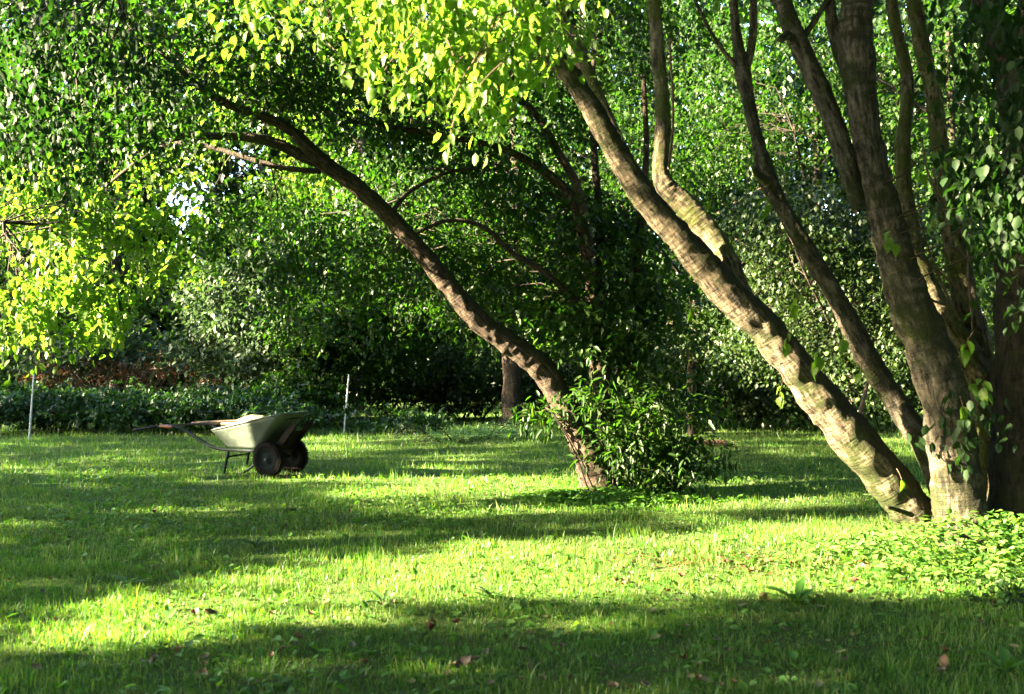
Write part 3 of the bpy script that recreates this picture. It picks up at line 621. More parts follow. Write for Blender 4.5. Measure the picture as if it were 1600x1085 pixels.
bg_tree('broadleaf_tree', 'leafy tree behind the pale shrub in the upper left', 180, 24, .3,
        [lump(150, 130, 25, 3.4, 2, 2.2, 170), lump(60, 330, 24, 2.0, 2, 2.2, 110), lump(200, 420, 25, .9, 1, .6, 30), lump(420, 60, 26, 2.2, 2, 1.6, 80), lump(130, 460, 24, 1.6, 1, .8, 50)], M['leaf_mid'], .13, top=9)
bg_tree('broadleaf_tree', 'bright green tree behind the upright mossy stem', 1050, 24, .35,
        [lump(1020, 150, 24, 3.0, 2, 2.4, 180), lump(1000, 340, 23, 2.0, 1.6, 1.2, 80), lump(900, 60, 25, 2, 2, 1.8, 80)], M['leaf_mid'], .12, top=9)
bg_tree('broadleaf_tree', 'sparkling green tree seen between the thin limb and middle trunk', 1270, 21, .3,
        [lump(1230, 130, 21, 2.4, 1.6, 1.9, 170), lump(1120, 250, 20, 1.2, 1.2, 1.1, 60)], M['leaf_mid'], .11, top=8)
bg_tree('broadleaf_tree', 'leafy tree behind the rightmost trunks', 1480, 20, .3,
        [lump(1470, 180, 20, 2.4, 1.6, 2.0, 170), lump(1580, 330, 19, 1.5, 1.5, 1.6, 80), lump(1500, 420, 18.5, 1.4, 1, .9, 60)], M['leaf_mid'], .11, top=8)
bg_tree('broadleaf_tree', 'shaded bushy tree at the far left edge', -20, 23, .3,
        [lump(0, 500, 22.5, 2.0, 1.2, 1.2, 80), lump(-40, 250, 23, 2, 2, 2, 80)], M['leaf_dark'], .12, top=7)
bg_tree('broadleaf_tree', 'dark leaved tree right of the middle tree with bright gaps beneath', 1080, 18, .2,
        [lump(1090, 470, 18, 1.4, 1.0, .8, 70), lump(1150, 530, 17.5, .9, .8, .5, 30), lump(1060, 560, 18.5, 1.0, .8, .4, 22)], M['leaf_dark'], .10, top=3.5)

# apple tree between the trunks of the right tree
ap = bg_tree('apple_tree', 'apple tree with small green apples beyond the right foreground trunks', 1330, 14.5, .2,
        [lump(1300, 420, 14.5, 1.3, 1.0, 1.0, 150), lump(1230, 340, 14.5, .9, .8, .8, 70), lump(1400, 520, 14.3, 1.1, .9, .6, 80), lump(1450, 380, 14.5, .9, .8, .8, 60), lump(1210, 530, 15, .9, .8, .4, 50), lump(1340, 585, 14.2, .7, .6, .25, 30)], M['leaf_gloss'], .075, sprays=7, top=2.6)
apm = plain_mat('apple_skin', (0.035, 0.07, 0.012), (0.06, 0.10, 0.022), 6, 0.45)
bm = bmesh.new(); bmesh.ops.create_uvsphere(bm, u_segments=12, v_segments=8, radius=0.038)
for v in bm.verts:
    r2 = math.hypot(v.co.x, v.co.y)
    v.co.z *= 0.9; v.co.z -= 0.010 * math.exp(-(r2 / 0.012) ** 2) * (1 if v.co.z > 0 else -1)
ame = bpy.data.meshes.new('apple'); bm.to_mesh(ame); bm.free(); ame.materials.append(apm); ame.shade_smooth()
bm = bmesh.new(); bmesh.ops.create_cone(bm, segments=5, radius1=.003, radius2=.002, depth=.05, cap_ends=True, matrix=Matrix.Translation((0, 0, .05)))
sme = bpy.data.meshes.new('stalk'); bm.to_mesh(sme); bm.free(); sme.materials.append(M['twig'])
for px, py in ((1319, 592), (1334, 596), (1293, 553), (1308, 545), (1341, 625), (1436, 288), (1434, 320), (1442, 300), (1290, 405), (1328, 470), (1360, 440), (1318, 500), (1205, 470), (1180, 430), (1250, 390), (1345, 412), (1225, 355)):
    a = bpy.data.objects.new('apple', ame); col.objects.link(a); a.parent = ap.root; a.location = P(px, py, 12.9 + random.uniform(-.1, .2)) - ap.root.location
    s = bpy.data.objects.new('stalk', sme); col.objects.link(s); s.parent = a

shg = 'shrubs along the back edge of the lawn'
shrub('dogwood_shrub', 'tall pale grey-green shrub behind the wheelbarrow', 390, 20.5,
      [lump(370, 470, 20.5, 1.1, .9, 1.0, 120), lump(430, 560, 20, .9, .8, .8, 80), lump(330, 560, 20.8, .8, .8, .5, 40), lump(420, 420, 21, .7, .8, .6, 40)], M['leaf_grey'], .12, tpl=LEAF2, nst=12, sprays=5, clump_r=.35, spray_len=.5, group=shg)
shrub('blackthorn_shrub', 'bluish dark shrub left of the pale shrub', 200, 22,
      [lump(180, 540, 22, 1.4, 1.0, .6, 90), lump(90, 560, 22, 1.0, 1, .5, 50)], M['leaf_grey'], .11, tpl=LEAF2, nst=8, clump_r=.35, group=shg)
shrub('bracken_clump', 'patch of reddish brown dead stems and leaves behind the left white post', 190, 21.2,
      [lump(120, 585, 21.2, 1.2, .5, .28, 50), lump(240, 580, 21.2, 1.0, .5, .28, 50), lump(330, 590, 21, .4, .4, .2, 14)], M['leaf_brown'], .10, tpl=LONG4, nst=60, stem_mat='twig_red', sprays=3, per=6, cat='plant', droop=-.3)
shrub('hazel_shrub', 'yellow-green shrub with long boughs left of the dark tree trunk', 500, 19.8,
      [lump(500, 520, 19.8, .9, .8, .9, 110), lump(470, 620, 19.3, .9, .6, .5, 70), lump(560, 470, 20, .8, .8, .6, 60), lump(440, 610, 19, .5, .5, .4, 30)], M['leaf_mid'], .115, tpl=LEAF2, nst=10, clump_r=.3, spray_len=.5, group=shg)
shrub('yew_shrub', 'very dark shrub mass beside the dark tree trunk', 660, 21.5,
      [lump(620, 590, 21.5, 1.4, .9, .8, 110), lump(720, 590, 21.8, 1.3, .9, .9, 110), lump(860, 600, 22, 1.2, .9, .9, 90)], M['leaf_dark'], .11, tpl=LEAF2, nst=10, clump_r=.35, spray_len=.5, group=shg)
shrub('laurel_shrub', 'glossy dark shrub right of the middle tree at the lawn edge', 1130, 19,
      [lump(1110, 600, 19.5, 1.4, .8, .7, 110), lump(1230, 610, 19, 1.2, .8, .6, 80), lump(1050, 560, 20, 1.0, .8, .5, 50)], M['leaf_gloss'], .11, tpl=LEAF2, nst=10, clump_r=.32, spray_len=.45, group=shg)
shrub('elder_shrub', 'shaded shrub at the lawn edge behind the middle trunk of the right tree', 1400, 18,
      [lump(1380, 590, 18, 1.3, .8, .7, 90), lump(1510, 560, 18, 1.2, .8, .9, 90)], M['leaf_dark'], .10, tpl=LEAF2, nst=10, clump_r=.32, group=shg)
shrub('bramble_bank', 'long low bank of brambles behind the white posts', 190, 17.8,
      [lump(40, 632, 18.2, 1.3, .8, .25, 110), lump(180, 632, 18, 1.4, .8, .26, 120), lump(330, 632, 17.8, 1.2, .8, .26, 110), lump(430, 648, 17.4, .7, .6, .16, 30), lump(600, 655, 17.8, 1.3, .4, .08, 22)], M['leaf_bramble'], .09, tpl=LEAF4, nst=10, sprays=6, clump_r=.28, spray_len=.3, group=None)
shrub('nettle_patch', 'pale feathery low plants at the foot of the dark tree trunk', 740, 16.3,
      [lump(750, 678, 16.2, .9, .6, .07, 60), lump(690, 690, 15.6, .8, .5, .05, 45), lump(790, 668, 17, .4, .4, .1, 25), lump(640, 695, 15.3, .6, .4, .04, 20)], M['leaf_pale'], .05, tpl=LONG4, nst=8, sprays=6, clump_r=.14, spray_len=.2, cat='plant', droop=-.1)

# far wood: one mass behind everything, open where the sky shows
n = 6200
c = np.column_stack([rng.uniform(-27, 27, n), rng.uniform(29, 38, n), rng.uniform(0, 1, n) ** 1.5 * 15])
c = c[keep_far(c)]
A = np.repeat(c, 5, axis=0) + rng.normal(0, .5, (len(c) * 5, 3)); A = A[A[:, 2] > .2]
pos, rot, sc = spray_leaves(A, 6, .42, 1.1)
V, F = place(LEAF2, pos, rot, sc)
tag(link('far_wood', np_mesh('far_wood', V, F), M['leaf_dark']), 'dense wood far behind the garden shrubs', kind='stuff')

# unseen woods and tall trees, added to hold skylight off the garden
def wood(name, label, n, fx, mat='leaf_dark', leaf=.34):
    c = fx(n); A = np.repeat(c, 5, axis=0) + rng.normal(0, .6, (len(c) * 5, 3)); A = A[A[:, 2] > .2]
    pos, rot, sc = spray_leaves(A, 6, leaf, 1.1)
    V, F = place(LEAF2, pos, rot, sc)
    tag(link(name, np_mesh(name, V, F), M[mat]), label, kind='stuff')
wood('back_sky_screen', 'unseen foliage added behind the camera to block skylight', 2600, lambda n: np.column_stack([rng.uniform(-13, 22, n), rng.uniform(-16, -12, n), rng.uniform(0, 1, n) * 13]))
wood('side_sky_screen', 'unseen foliage added on the right to block skylight', 2200, lambda n: np.column_stack([rng.uniform(17, 21, n), rng.uniform(-14, 30, n), rng.uniform(0, 1, n) * 13]))
def sky_screen_tree(x, y, rx, ry, z, n, label, ty=0.0, fork=.5):
    cy2 = y; y = y + ty
    T = Tree('sky_screen_tree', (x, y, 0), label, 'tree', 'unseen tall trees added to screen off skylight')
    T.limb([(x, y, -.2, .35), (x, y, .5, .26), (x + .2, y + .1, z * .5, .2), (x, y, z, .1)], M['bark_far'], name='trunk', sides=12)
    for i in range(5):
        a = 6.28 * i / 5 + random.random(); T.limb([(x + .1, y, z * fork, .12), (x + math.cos(a) * rx * .4, (y + cy2) / 2 + math.sin(a) * ry * .4, z * max(.8, fork + .1), .08), (x + math.cos(a) * rx * .8, cy2 + math.sin(a) * ry * .8, z * 1.02, .03)], M['bark_far'], sides=8)
    T.crown([((x, cy2, z + .6), (rx, ry, 1.3), n)], M['leaf_mid'], leaf=.2, sprays=6, per=7, tpl=LEAF2, clump_r=.8, spray_len=.8, twigs=False)
sky_screen_tree(-4.5, -4.5, 6, 5.5, 7.6, 560, 'unseen tall tree added behind the camera on its left')
sky_screen_tree(5.0, -3.5, 6, 5.5, 7.6, 560, 'unseen tall tree added behind the camera on its right')
sky_screen_tree(10.5, 6.0, 5.5, 6.5, 8.0, 520, 'unseen tall tree added beyond the right edge of the photo')
sky_screen_tree(-11.5, 3.5, 3.8, 7.5, 10.6, 420, 'tallest unseen tree added beyond the left edge of the lawn', ty=-8.5, fork=.85)  # added to block sky glow and sun on the upper trunks
sky_screen_tree(11.5, 17.0, 4.5, 5, 8.6, 320, 'unseen tall tree added far beyond the right edge of the photo')

# =================================================================== UNSEEN TREES BEYOND THE LEFT EDGE, CROWNS SHAPED TO SHADE THE LAWN
q_ = np.array([math.cos(SUN_AZ), math.sin(SUN_AZ)])      # towards the sun
def sun_plane(s, a, z):
    """s across the sunlight, a metres towards the sun"""
    s = np.asarray(s, float); return np.stack([q_[0] * a - 0.34 * s, q_[1] * a + 0.94 * s, z + 0 * s], -1)
def in_poly(px, py, poly):
    ins = np.zeros(len(px), bool); n = len(poly)
    for i in range(n):
        (x1, y1), (x2, y2) = poly[i], poly[(i + 1) % n]
        c = ((y1 > py) != (y2 > py)) & (px < (x2 - x1) * (py - y1) / (y2 - y1 + 1e-9) + x1)
        ins ^= c
    return ins
# gaps cut in the row's crowns to shape the sun patches on the lawn
LIT = [[(120, 1015), (250, 965), (400, 915), (600, 880), (850, 858), (1150, 842), (1420, 800), (1800, 800), (1800, 890), (1350, 915), (1000, 908), (700, 918), (480, 975), (300, 1005)],
       [(560, 765), (900, 772), (960, 795), (880, 815), (760, 800), (640, 785)],
       [(-200, 712), (150, 712), (330, 722), (560, 745), (900, 742), (900, 765), (560, 757), (330, 750), (-200, 745)],
       [(1060, 758), (1400, 735), (1700, 740), (1700, 775), (1300, 782), (1060, 785)],
       [(560, 682), (760, 680), (700, 700), (500, 700)], [(1080, 690), (1400, 700), (1400, 718), (1080, 712)],
       [(540, 985), (660, 985), (640, 1010), (520, 1010)], [(240, 1020), (420, 1000), (420, 1020), (240, 1045)], [(1000, 925), (1150, 925), (1100, 950), (1000, 950)],
       [(330, 668), (480, 668), (480, 690), (330, 690)],
       ]
T3 = [((-3.4, 7.1, 3.5), .5), ((-.4, 4.8, 2.8), .8), ((.4, 5.0, 3.0), .6), ((-4.2, 8.6, 2.2), .8), ((-4.0, 8.6, 1.75), .4), ((-3.2, 9.9, 2.8), .5), ((-5.5, 20, 2.6), .9), ((5.5, 14.5, 2.6), 1.3), ((4.2, 20, 5.5), 2.2), ((-2, 19.5, 4), .9), ((-.4, 19.5, 1.6), .4), ((-9, 21, 3.5), .8), ((1.3, 20, 3.8), .6), ((3.25, 7.1, .25), .3), ((3.5, 6.6, .1), .6), ((2.2, 8.0, .1), .3), ((-4.6, 9.6, 2.2), .9), ((-3.9, 9.6, 1.75), .4), ((-2.9, 11.7, .55), .35), ((.1, 10.0, .6), .35), ((.2, 10.0, 1.1), .2), ((3.1, 7.5, .2), .35), ((-5.6, 22, 2.4), .5)]
def open_to_sun(c, half):
    g = c - np.array(sun_vec) * (c[:, 2:3] / sun_vec.z)
    y = np.maximum(g[:, 1], .5)
    px = g[:, 0] / y * FPX + 800; py = HORIZON + EYE / y * FPX
    m = np.zeros(len(c), bool)
    m |= in_poly(px, py, LIT[0])
    for poly in LIT[1:]: m |= in_poly(px, py, poly) & (half > .68)
    for t, r in T3:
        d = c - np.array(t); al = d @ np.array(sun_vec)
        m |= np.linalg.norm(d - al[:, None] * np.array(sun_vec), axis=1) < r
    return m
PV = np.array([-q_[1], q_[0]]); PV = PV if PV[1] > 0 else -PV
def row_tree(s0, s1, a, h0, h1, dens, label, ts, mat='leaf_mid', high=None):
    sc_ = ts; bx = q_ * a + PV * sc_
    T = Tree('shade_tree', (bx[0], bx[1], 0), label, 'tree', 'unseen trees with crowns shaped to shade the lawn')
    zt = h1 + a * math.tan(SUN_EL)
    T.limb([(bx[0], bx[1], -.2, .24), (bx[0], bx[1], zt * .4, .17), (bx[0] + .1, bx[1], zt * .85, .06)], M['bark_far'], name='trunk', sides=10)
    n = int((s1 - s0) * (h1 - h0) * dens * 3.4)
    s_ = rng.uniform(s0, s1, n); h = h0 + (h1 - h0) * rng.uniform(0, 1, n) ** 1.1
    if high:  # extra clumps added high up to shade the right tree's trunks
        m_ = int((high[1] - high[0]) * (high[3] - high[2]) * high[4] * 3.4)
        s_ = np.concatenate([s_, rng.uniform(high[0], high[1], m_)]); h = np.concatenate([h, rng.uniform(high[2], high[3], m_)]); n += m_
    aa = a + rng.uniform(-1.3, 1.3, n)
    c = np.column_stack([q_[0] * aa + PV[0] * s_, q_[1] * aa + PV[1] * s_, h + aa * math.tan(SUN_EL)])
    pv3 = np.array([PV[0], PV[1], 0.0]); half = rng.uniform(0, 1, len(c)); op = open_to_sun(c, half)
    for du, dz in ((.32, 0), (-.32, 0), (0, .16), (0, -.16)): op |= open_to_sun(c + pv3 * du + np.array([0, 0, dz]), half)
    c = c[~op & (c[:, 2] > .3) & sun_clear(c)]
    pos, rot, sc = spray_leaves(np.repeat(c, 6, axis=0) + rng.normal(0, .13, (len(c) * 6, 3)), 6, .16, .28)
    V, F = place(LEAF2, pos, rot, sc)
    link('crown', np_mesh('crown', V, F), M[mat], T.root, kind='stuff')
for s0, s1, a, h0, h1, d, lb, ts in (
        (.5, 4.8, 14, -2.4, 1.9, 13, 'tree beyond the lawn, nearest of its row to the camera', 3.2),
        (4.8, 8.2, 14, -2.6, 2.0, 9, 'tree second of the row beyond the left edge', 8.3),
        (8.2, 11.4, 15, -2.4, 2.5, 8.5, 'low tree third of the row beyond the left edge', 9.4),
        (11.4, 15, 15, -2.6, 3.6, 7, 'tree fourth of the row beyond the left edge', 13.4),
        (15, 19.5, 16, -3, 4.6, 6, 'tall tree fifth of the row beyond the left edge', 17.5),
        (19.5, 24.5, 16.5, -3.2, 5.4, 5, 'tall tree sixth and last of the row beyond the left edge', 22)):
    row_tree(s0, s1, a, h0, h1, d, lb, ts, high=(5.3, 8.3, 2.0, 6.4, 11) if s0 == 4.8 else None)

# =================================================================== WHEELBARROW
F_ = Vector((0.906, -0.423, 0)); 
wb_loc = Vector((-2.71, 11.68, 0)); yaw = math.atan2(F_.y, F_.x)
WB = empty('wheelbarrow', wb_loc, yaw); tag(WB, 'old two-wheeled metal wheelbarrow standing on the lawn with tools across it', 'wheelbarrow')
M['tray'] = plain_mat('galvanised_green_paint', (0.035, 0.048, 0.036), (0.085, 0.10, 0.078), 5, 0.6, 0.0, .3, extra=(0.05, 0.026, 0.013))
M['tube'] = plain_mat('dark_green_tube', (0.003, 0.006, 0.007), (0.008, 0.013, 0.013), 15, 0.7, spec=0.08)
M['rubber'] = plain_mat('tyre_rubber', (0.003, 0.0025, 0.002), (0.008, 0.0065, 0.0055), 30, 0.85, spec=.06)
M['rim'] = plain_mat('dark_rim', (0.003, 0.005, 0.006), (0.008, 0.012, 0.013), 15, 0.8, spec=.08)
M['hub'] = plain_mat('steel_hub', (0.03, 0.035, 0.03), (0.1, 0.11, 0.1), 15, 0.6, 0.4)
M['grip'] = plain_mat('orange_brown_grip', (0.10, 0.032, 0.016), (0.15, 0.055, 0.028), 20, 0.55)
M['wood'] = plain_mat('weathered_ash_wood', (0.06, 0.035, 0.018), (0.14, 0.09, 0.045), 14, 0.6)
M['iron'] = plain_mat('blackened_iron', (0.006, 0.005, 0.005), (0.018, 0.014, 0.011), 20, 0.8, 0.0, spec=.08)
M['sack'] = plain_mat('pale_straw_cloth', (0.16, 0.12, 0.05), (0.24, 0.19, 0.10), 9, 0.85, 0, .6)
M['white_plastic'] = plain_mat('white_plastic', (0.3, 0.31, 0.3), (0.45, 0.46, 0.44), 9, 0.4)
def loc_obj(name, me, mat, parent, smooth=True):
    return link(name, me, mat, parent, smooth=smooth, world_space=False)
def tube(name, pts, r, mat, parent, sides=10, sub=4):
    path = [(*p, r if not isinstance(r, (list, tuple)) else r[i]) for i, p in enumerate(pts)]
    S = catmull(path, sub); V, F = tube_arrays(S[:, :3], S[:, 3], sides)
    n = len(V); Vl = [tuple(v) for v in V]; Fl = [tuple(f) for f in F]
    Fl.append(tuple(range(sides - 1, -1, -1))); Fl.append(tuple(range(n - sides, n)))
    me = bpy.data.meshes.new(name); me.from_pydata(Vl, [], Fl); me.update()
    return loc_obj(name, me, mat, parent)
# tray: lofted rounded-rectangle rings with real sheet thickness and a rolled rim
def ring(u0, u1, w0, w1, z0, z1, rad, n=8):
    pts = []
    cs = [(u1 - rad, w1 - rad, 0), (u0 + rad, w0 - rad, 90), (u0 + rad, -(w0 - rad), 180), (u1 - rad, -(w1 - rad), 270)]
    for cx, cyy, a0 in cs:
        for k in range(n + 1):
            a = R(a0 + 90 * k / n); x = cx + rad * math.cos(a); yv = cyy + rad * math.sin(a)
            t = (x - u0) / (u1 - u0); pts.append((x, yv, z0 + (z1 - z0) * t))
    return pts
rings = []
for t in (0, .08, .3, .6, .85, 1.0):
    e = t ** 1.0
    rings.append(ring(-.66 - .16 * e, -.18 + .41 * e, .19 + .13 * e, .19 + .10 * e, .315 + .19 * t, .315 + .415 * t ** 1.0, .07 + .05 * t))
rings.insert(0, ring(-.60, -.24, .13, .13, .305, .305, .06))
def loft(rings, cap, inner=False):
    n = len(rings[0]); V = [p for r_ in rings for p in r_]; F = []
    for i in range(len(rings) - 1):
        for j in range(n):
            k = (j + 1) % n; F.append((i * n + j, i * n + k, (i + 1) * n + k, (i + 1) * n + j))
    F.append(tuple(range(n - 1, -1, -1)))
    return V, F
V, F = loft(rings, True)
me = bpy.data.meshes.new('tray'); me.from_pydata(V, [], F); me.update()
tray = loc_obj('tray', me, M['tray'], WB); md = tray.modifiers.new('sheet', 'SOLIDIFY'); md.thickness = 0.006; md.offset = 1
rp = rings[-1] + rings[-1][:1]
Vr, Fr = tube_arrays(np.array(rp), np.full(len(rp), .011), 6)
me = np_mesh('rim', Vr, Fr); loc_obj('rim', me, M['tray'], tray)
for sgn in (-1, 1):
    v = sgn
    rail = tube('frame_rail', [(-1.42, v * .27, .53), (-1.30, v * .27, .525), (-1.16, v * .265, .47), (-.86, v * .23, .32), (-.72, v * .2, .285), (-.5, v * .19, .28), (-.15, v * .19, .275), (.02, v * .19, .21)], .019, M['tube'], WB)
    tube('grip', [(-1.60, v * .27, .535), (-1.5, v * .27, .535), (-1.4, v * .27, .53)], [.021, .023, .021], M['grip'], rail)
    tube('leg', [(-.62, v * .19, .275), (-.65, v * .19, .14), (-.69, v * .19, 0.0)], .017, M['tube'], WB)
    tube('brace', [(-.06, v * .16, .22), (-.26, v * .16, .11), (-.46, v * .16, -.005)], .015, M['tube'], WB)
    bm = bmesh.new(); bmesh.ops.create_cube(bm, size=1)
    for vv in bm.verts: vv.co = Vector((vv.co.x * .075, vv.co.y * .008, vv.co.z * .50))
    bmesh.ops.transform(bm, matrix=Matrix.Translation((.15, v * .15, .43)) @ Matrix.Rotation(R(40), 4, 'Y'), verts=bm.verts)
    bmesh.ops.bevel(bm, geom=bm.edges[:], offset=.002, segments=1)
    me = bpy.data.meshes.new('front_stay'); bm.to_mesh(me); bm.free(); loc_obj('front_stay', me, M['iron'], WB, False)
tube('crossbar', [(-.62, -.19, .2), (-.62, 0, .2), (-.62, .19, .2)], .01, M['tube'], WB)
bm = bmesh.new(); bmesh.ops.create_cube(bm, size=1)
for vv in bm.verts: vv.co = Vector((vv.co.x * .3, vv.co.y * .30, vv.co.z * .006))
bmesh.ops.transform(bm, matrix=Matrix.Translation((.11, 0, .40)) @ Matrix.Rotation(R(-50), 4, 'Y'), verts=bm.verts)
me = bpy.data.meshes.new('front_plate'); bm.to_mesh(me); bm.free(); loc_obj('front_plate', me, M['iron'], WB, False)
tube('axle', [(0, -.26, .2), (0, 0, .2), (0, .26, .2)], .012, M['iron'], WB)
def lathe(profile, seg=40):
    V, F = [], []
    for i in range(seg):
        a = 2 * math.pi * i / seg
        for (yy, rr) in profile: V.append((rr * math.cos(a), yy, rr * math.sin(a)))
    n = len(profile)
    for i in range(seg):
        for j in range(n - 1):
            k = (i + 1) % seg; F.append((i * n + j, i * n + j + 1, k * n + j + 1, k * n + j))
    return V, F
def wheel(v):
    w = empty('wheel', (0, v, .2)); w.parent = WB
    prof = [(-.032, .125), (-.042, .14), (-.046, .16), (-.042, .18), (-.03, .193), (-.012, .199), (0, .2), (.012, .199), (.03, .193), (.042, .18), (.046, .16), (.042, .14), (.032, .125), (.0, .12), (-.032, .125)]
    V, F = lathe(prof, 48)
    me = bpy.data.meshes.new('tyre'); me.from_pydata(V, [], F); me.update(); ty = loc_obj('tyre', me, M['rubber'], w)
    tb = Acc()
    for i in range(44):                                  # tread blocks
        for yy, off in ((-.022, 0), (.022, .5)):
            a = 2 * math.pi * (i + off) / 44
            c_, s_ = math.cos(a), math.sin(a)
            bx = np.array([[x_, y_, z_] for x_ in (-.007, .007) for y_ in (-.014, .014) for z_ in (.19, .2035)])
            X2 = np.column_stack([bx[:, 0] * c_ + bx[:, 2] * s_, bx[:, 1] + yy, -bx[:, 0] * s_ + bx[:, 2] * c_])
            tb.add(X2, np.array([[0, 1, 3, 2], [4, 6, 7, 5], [0, 4, 5, 1], [2, 3, 7, 6], [1, 5, 7, 3], [0, 2, 6, 4]]))
    loc_obj('tread', tb.mesh('tread'), M['rubber'], w, False)
    V, F = lathe([(-.03, .127), (-.034, .118), (-.02, .108), (-.012, .07), (-.02, .05), (-.028, .04), (-.028, .0005), (.028, .0005), (.028, .04), (.012, .07), (.02, .108), (.034, .118), (.03, .127)], 36)
    me = bpy.data.meshes.new('rim'); me.from_pydata(V, [], F); me.update(); loc_obj('rim', me, M['rim'], w)
    V, F = lathe([(-.062, .0005), (-.062, .014), (-.05, .018), (-.028, .02), (.028, .02), (.05, .018), (.062, .014), (.062, .0005)], 16)
    me = bpy.data.meshes.new('hub'); me.from_pydata(V, [], F); me.update(); loc_obj('hub', me, M['hub'], w)
wheel(-.23); wheel(.23)

# tools and bundle lying in the barrow
def wbp(u, v, z): return wb_loc + Matrix.Rotation(yaw, 3, 'Z') @ Vector((u, v, z))
rk = empty('long_rake', wbp(-1.25, .12, .57), 0); tag(rk, 'wooden-handled rake lying lengthwise across the wheelbarrow', 'rake')
def wtube(name, pts, r, mat, parent, sides=10, sub=4):
    o = parent.location
    return tube(name, [tuple(Vector(p) - o) for p in pts], r, mat, parent, sides, sub)
wtube('handle', [wbp(-1.36, .10, .565), wbp(-.8, .08, .60), wbp(-.2, .05, .64), wbp(.17, .03, .67)], .015, M['wood'], rk)
wtube('rake_head', [wbp(.16, -.14, .66), wbp(.17, .03, .665), wbp(.16, .2, .66)], .011, M['iron'], rk)
sp = empty('spade', wbp(-1.5, -.1, .56), 0); tag(sp, 'iron spade with its dark blade sticking out past the wheelbarrow grips', 'spade')
wtube('shaft', [wbp(-1.86, -.12, .51), wbp(-1.3, -.11, .555), wbp(-.78, -.10, .575)], [.014, .013, .015], M['iron'], sp)
wtube('handle', [wbp(-.80, -.10, .575), wbp(-.6, -.10, .585), wbp(-.38, -.09, .60)], .019, M['wood'], sp)
Vb, Fb = [], []
for i, (u, w) in enumerate(((-1.80, .02), (-1.87, .085), (-2.0, .10), (-2.12, .085), (-2.2, .02))):
    z = .515 - .06 * ((-1.80 - u) / .4) ** 1.2
    for v_, dz in ((-w, -.010), (-w * .5, .006), (0, .012), (w * .5, .006), (w, -.010)):
        Vb.append(tuple(wbp(u, -.12 + v_, z + dz) - sp.location))
for i in range(4):
    for j in range(4): Fb.append((i * 5 + j, i * 5 + j + 1, i * 5 + j + 6, i * 5 + j + 5))
me = bpy.data.meshes.new('blade'); me.from_pydata(Vb, [], Fb); me.update(); bo = loc_obj('blade', me, M['iron'], sp)
md = bo.modifiers.new('t', 'SOLIDIFY'); md.thickness = .006; md.offset = 0
# pale rounded bundle
bm = bmesh.new(); bmesh.ops.create_icosphere(bm, subdivisions=4, radius=1)
for v_ in bm.verts:
    d = v_.co.normalized(); f = 1 + .10 * noise.noise(d * 1.8) + .05 * noise.noise(d * 5) + .02 * noise.noise(d * 14)
    v_.co = Vector((d.x * .21 * f, d.y * .17 * f, (d.z * .11 if d.z > 0 else d.z * .12) * f))
me = bpy.data.meshes.new('bundle'); bm.to_mesh(me); bm.free()
bo = link('bundle', me, M['sack'], None, smooth=True); bo.location = wbp(-.42, .03, .575); tag(bo, 'pale straw-coloured rounded bundle lying in the wheelbarrow tray', 'bundle')

# =================================================================== FENCE POSTS, STICK, TWIG PILE
def post(x0, y0, x1, y1, Y, label, dark):
    a, b_ = P(x0, y0, Y), P(x1, y1, Y); a.z = max(gz(a.x, a.y) - .05, -.1)
    T = empty('fence_post', (a.x, a.y, 0)); tag(T, label, 'post', 'white electric fence posts')
    wtube('shaft', [a, a.lerp(b_, .5), b_], [.017, .014, .012], M['white_plastic'], T, 8)
    for t in (.3, .48, .66, .84):
        c = a.lerp(b_, t); wtube('wire_clip', [c + Vector((-.022, 0, 0)), c + Vector((.0, -.014, 0)), c + Vector((.022, 0, 0))], .006, M['white_plastic'], T, 6, 2)
    if dark:
        c = a.lerp(b_, .42); wtube('dark_band', [c - Vector((0, 0, .05)), c, c + Vector((0, 0, .05))], .0185, M['iron'], T, 8, 2)
    return a, b_
pa = post(45, 668, 53, 585, 16.2, 'thin white plastic fence post at the far left of the lawn', False)
pb = post(537, 658, 545, 585, 17.6, 'thin white fence post standing right of the wheelbarrow', True)
wr = empty('fence_wire', pa[0].lerp(pb[0], .5)); tag(wr, 'thin grey fence wires strung between the two white posts', 'wire')
for t in (.48, .84):
    a, b_ = pa[0].lerp(pa[1], t), pb[0].lerp(pb[1], t)
    wtube('wire', [a, a.lerp(b_, .5) - Vector((0, 0, .05)), b_], .0022, M['twig'], wr, 5, 6)
a, b_ = P(1343, 655, 12.0), P(1356, 597, 12.0)
stk = empty('leaning_stick', (a.x - .03, a.y, 0)); tag(stk, 'reddish wooden stick standing behind the leaning trunk of the right tree', 'stick')
wtube('shaft', [Vector((a.x - .06, a.y, -.03)), a, b_], [.03, .028, .024], M['twig_red'], stk, 9)
c0 = P(1110, 697, 14.8); tp = empty('twig_pile', (c0.x, c0.y, 0)); tag(tp, 'small heap of dark twigs lying on the lawn right of the middle tree', 'twig pile')
acc = Acc()
for _ in range(110):
    c = np.array([c0.x + random.gauss(0, .22), c0.y + random.gauss(0, .12), random.uniform(.01, .12)]); a = random.uniform(0, 3.14); l = random.uniform(.1, .3)
    d = np.array([math.cos(a), math.sin(a) * .5, random.gauss(0, .15)]) * l / 2
    acc.add(*tube_arrays([c - d, c + rng.normal(0, .01, 3), c + d], [.008, .008, .005], 4))
link('twig', acc.mesh('twig'), M['twig_red'], tp, kind='stuff')

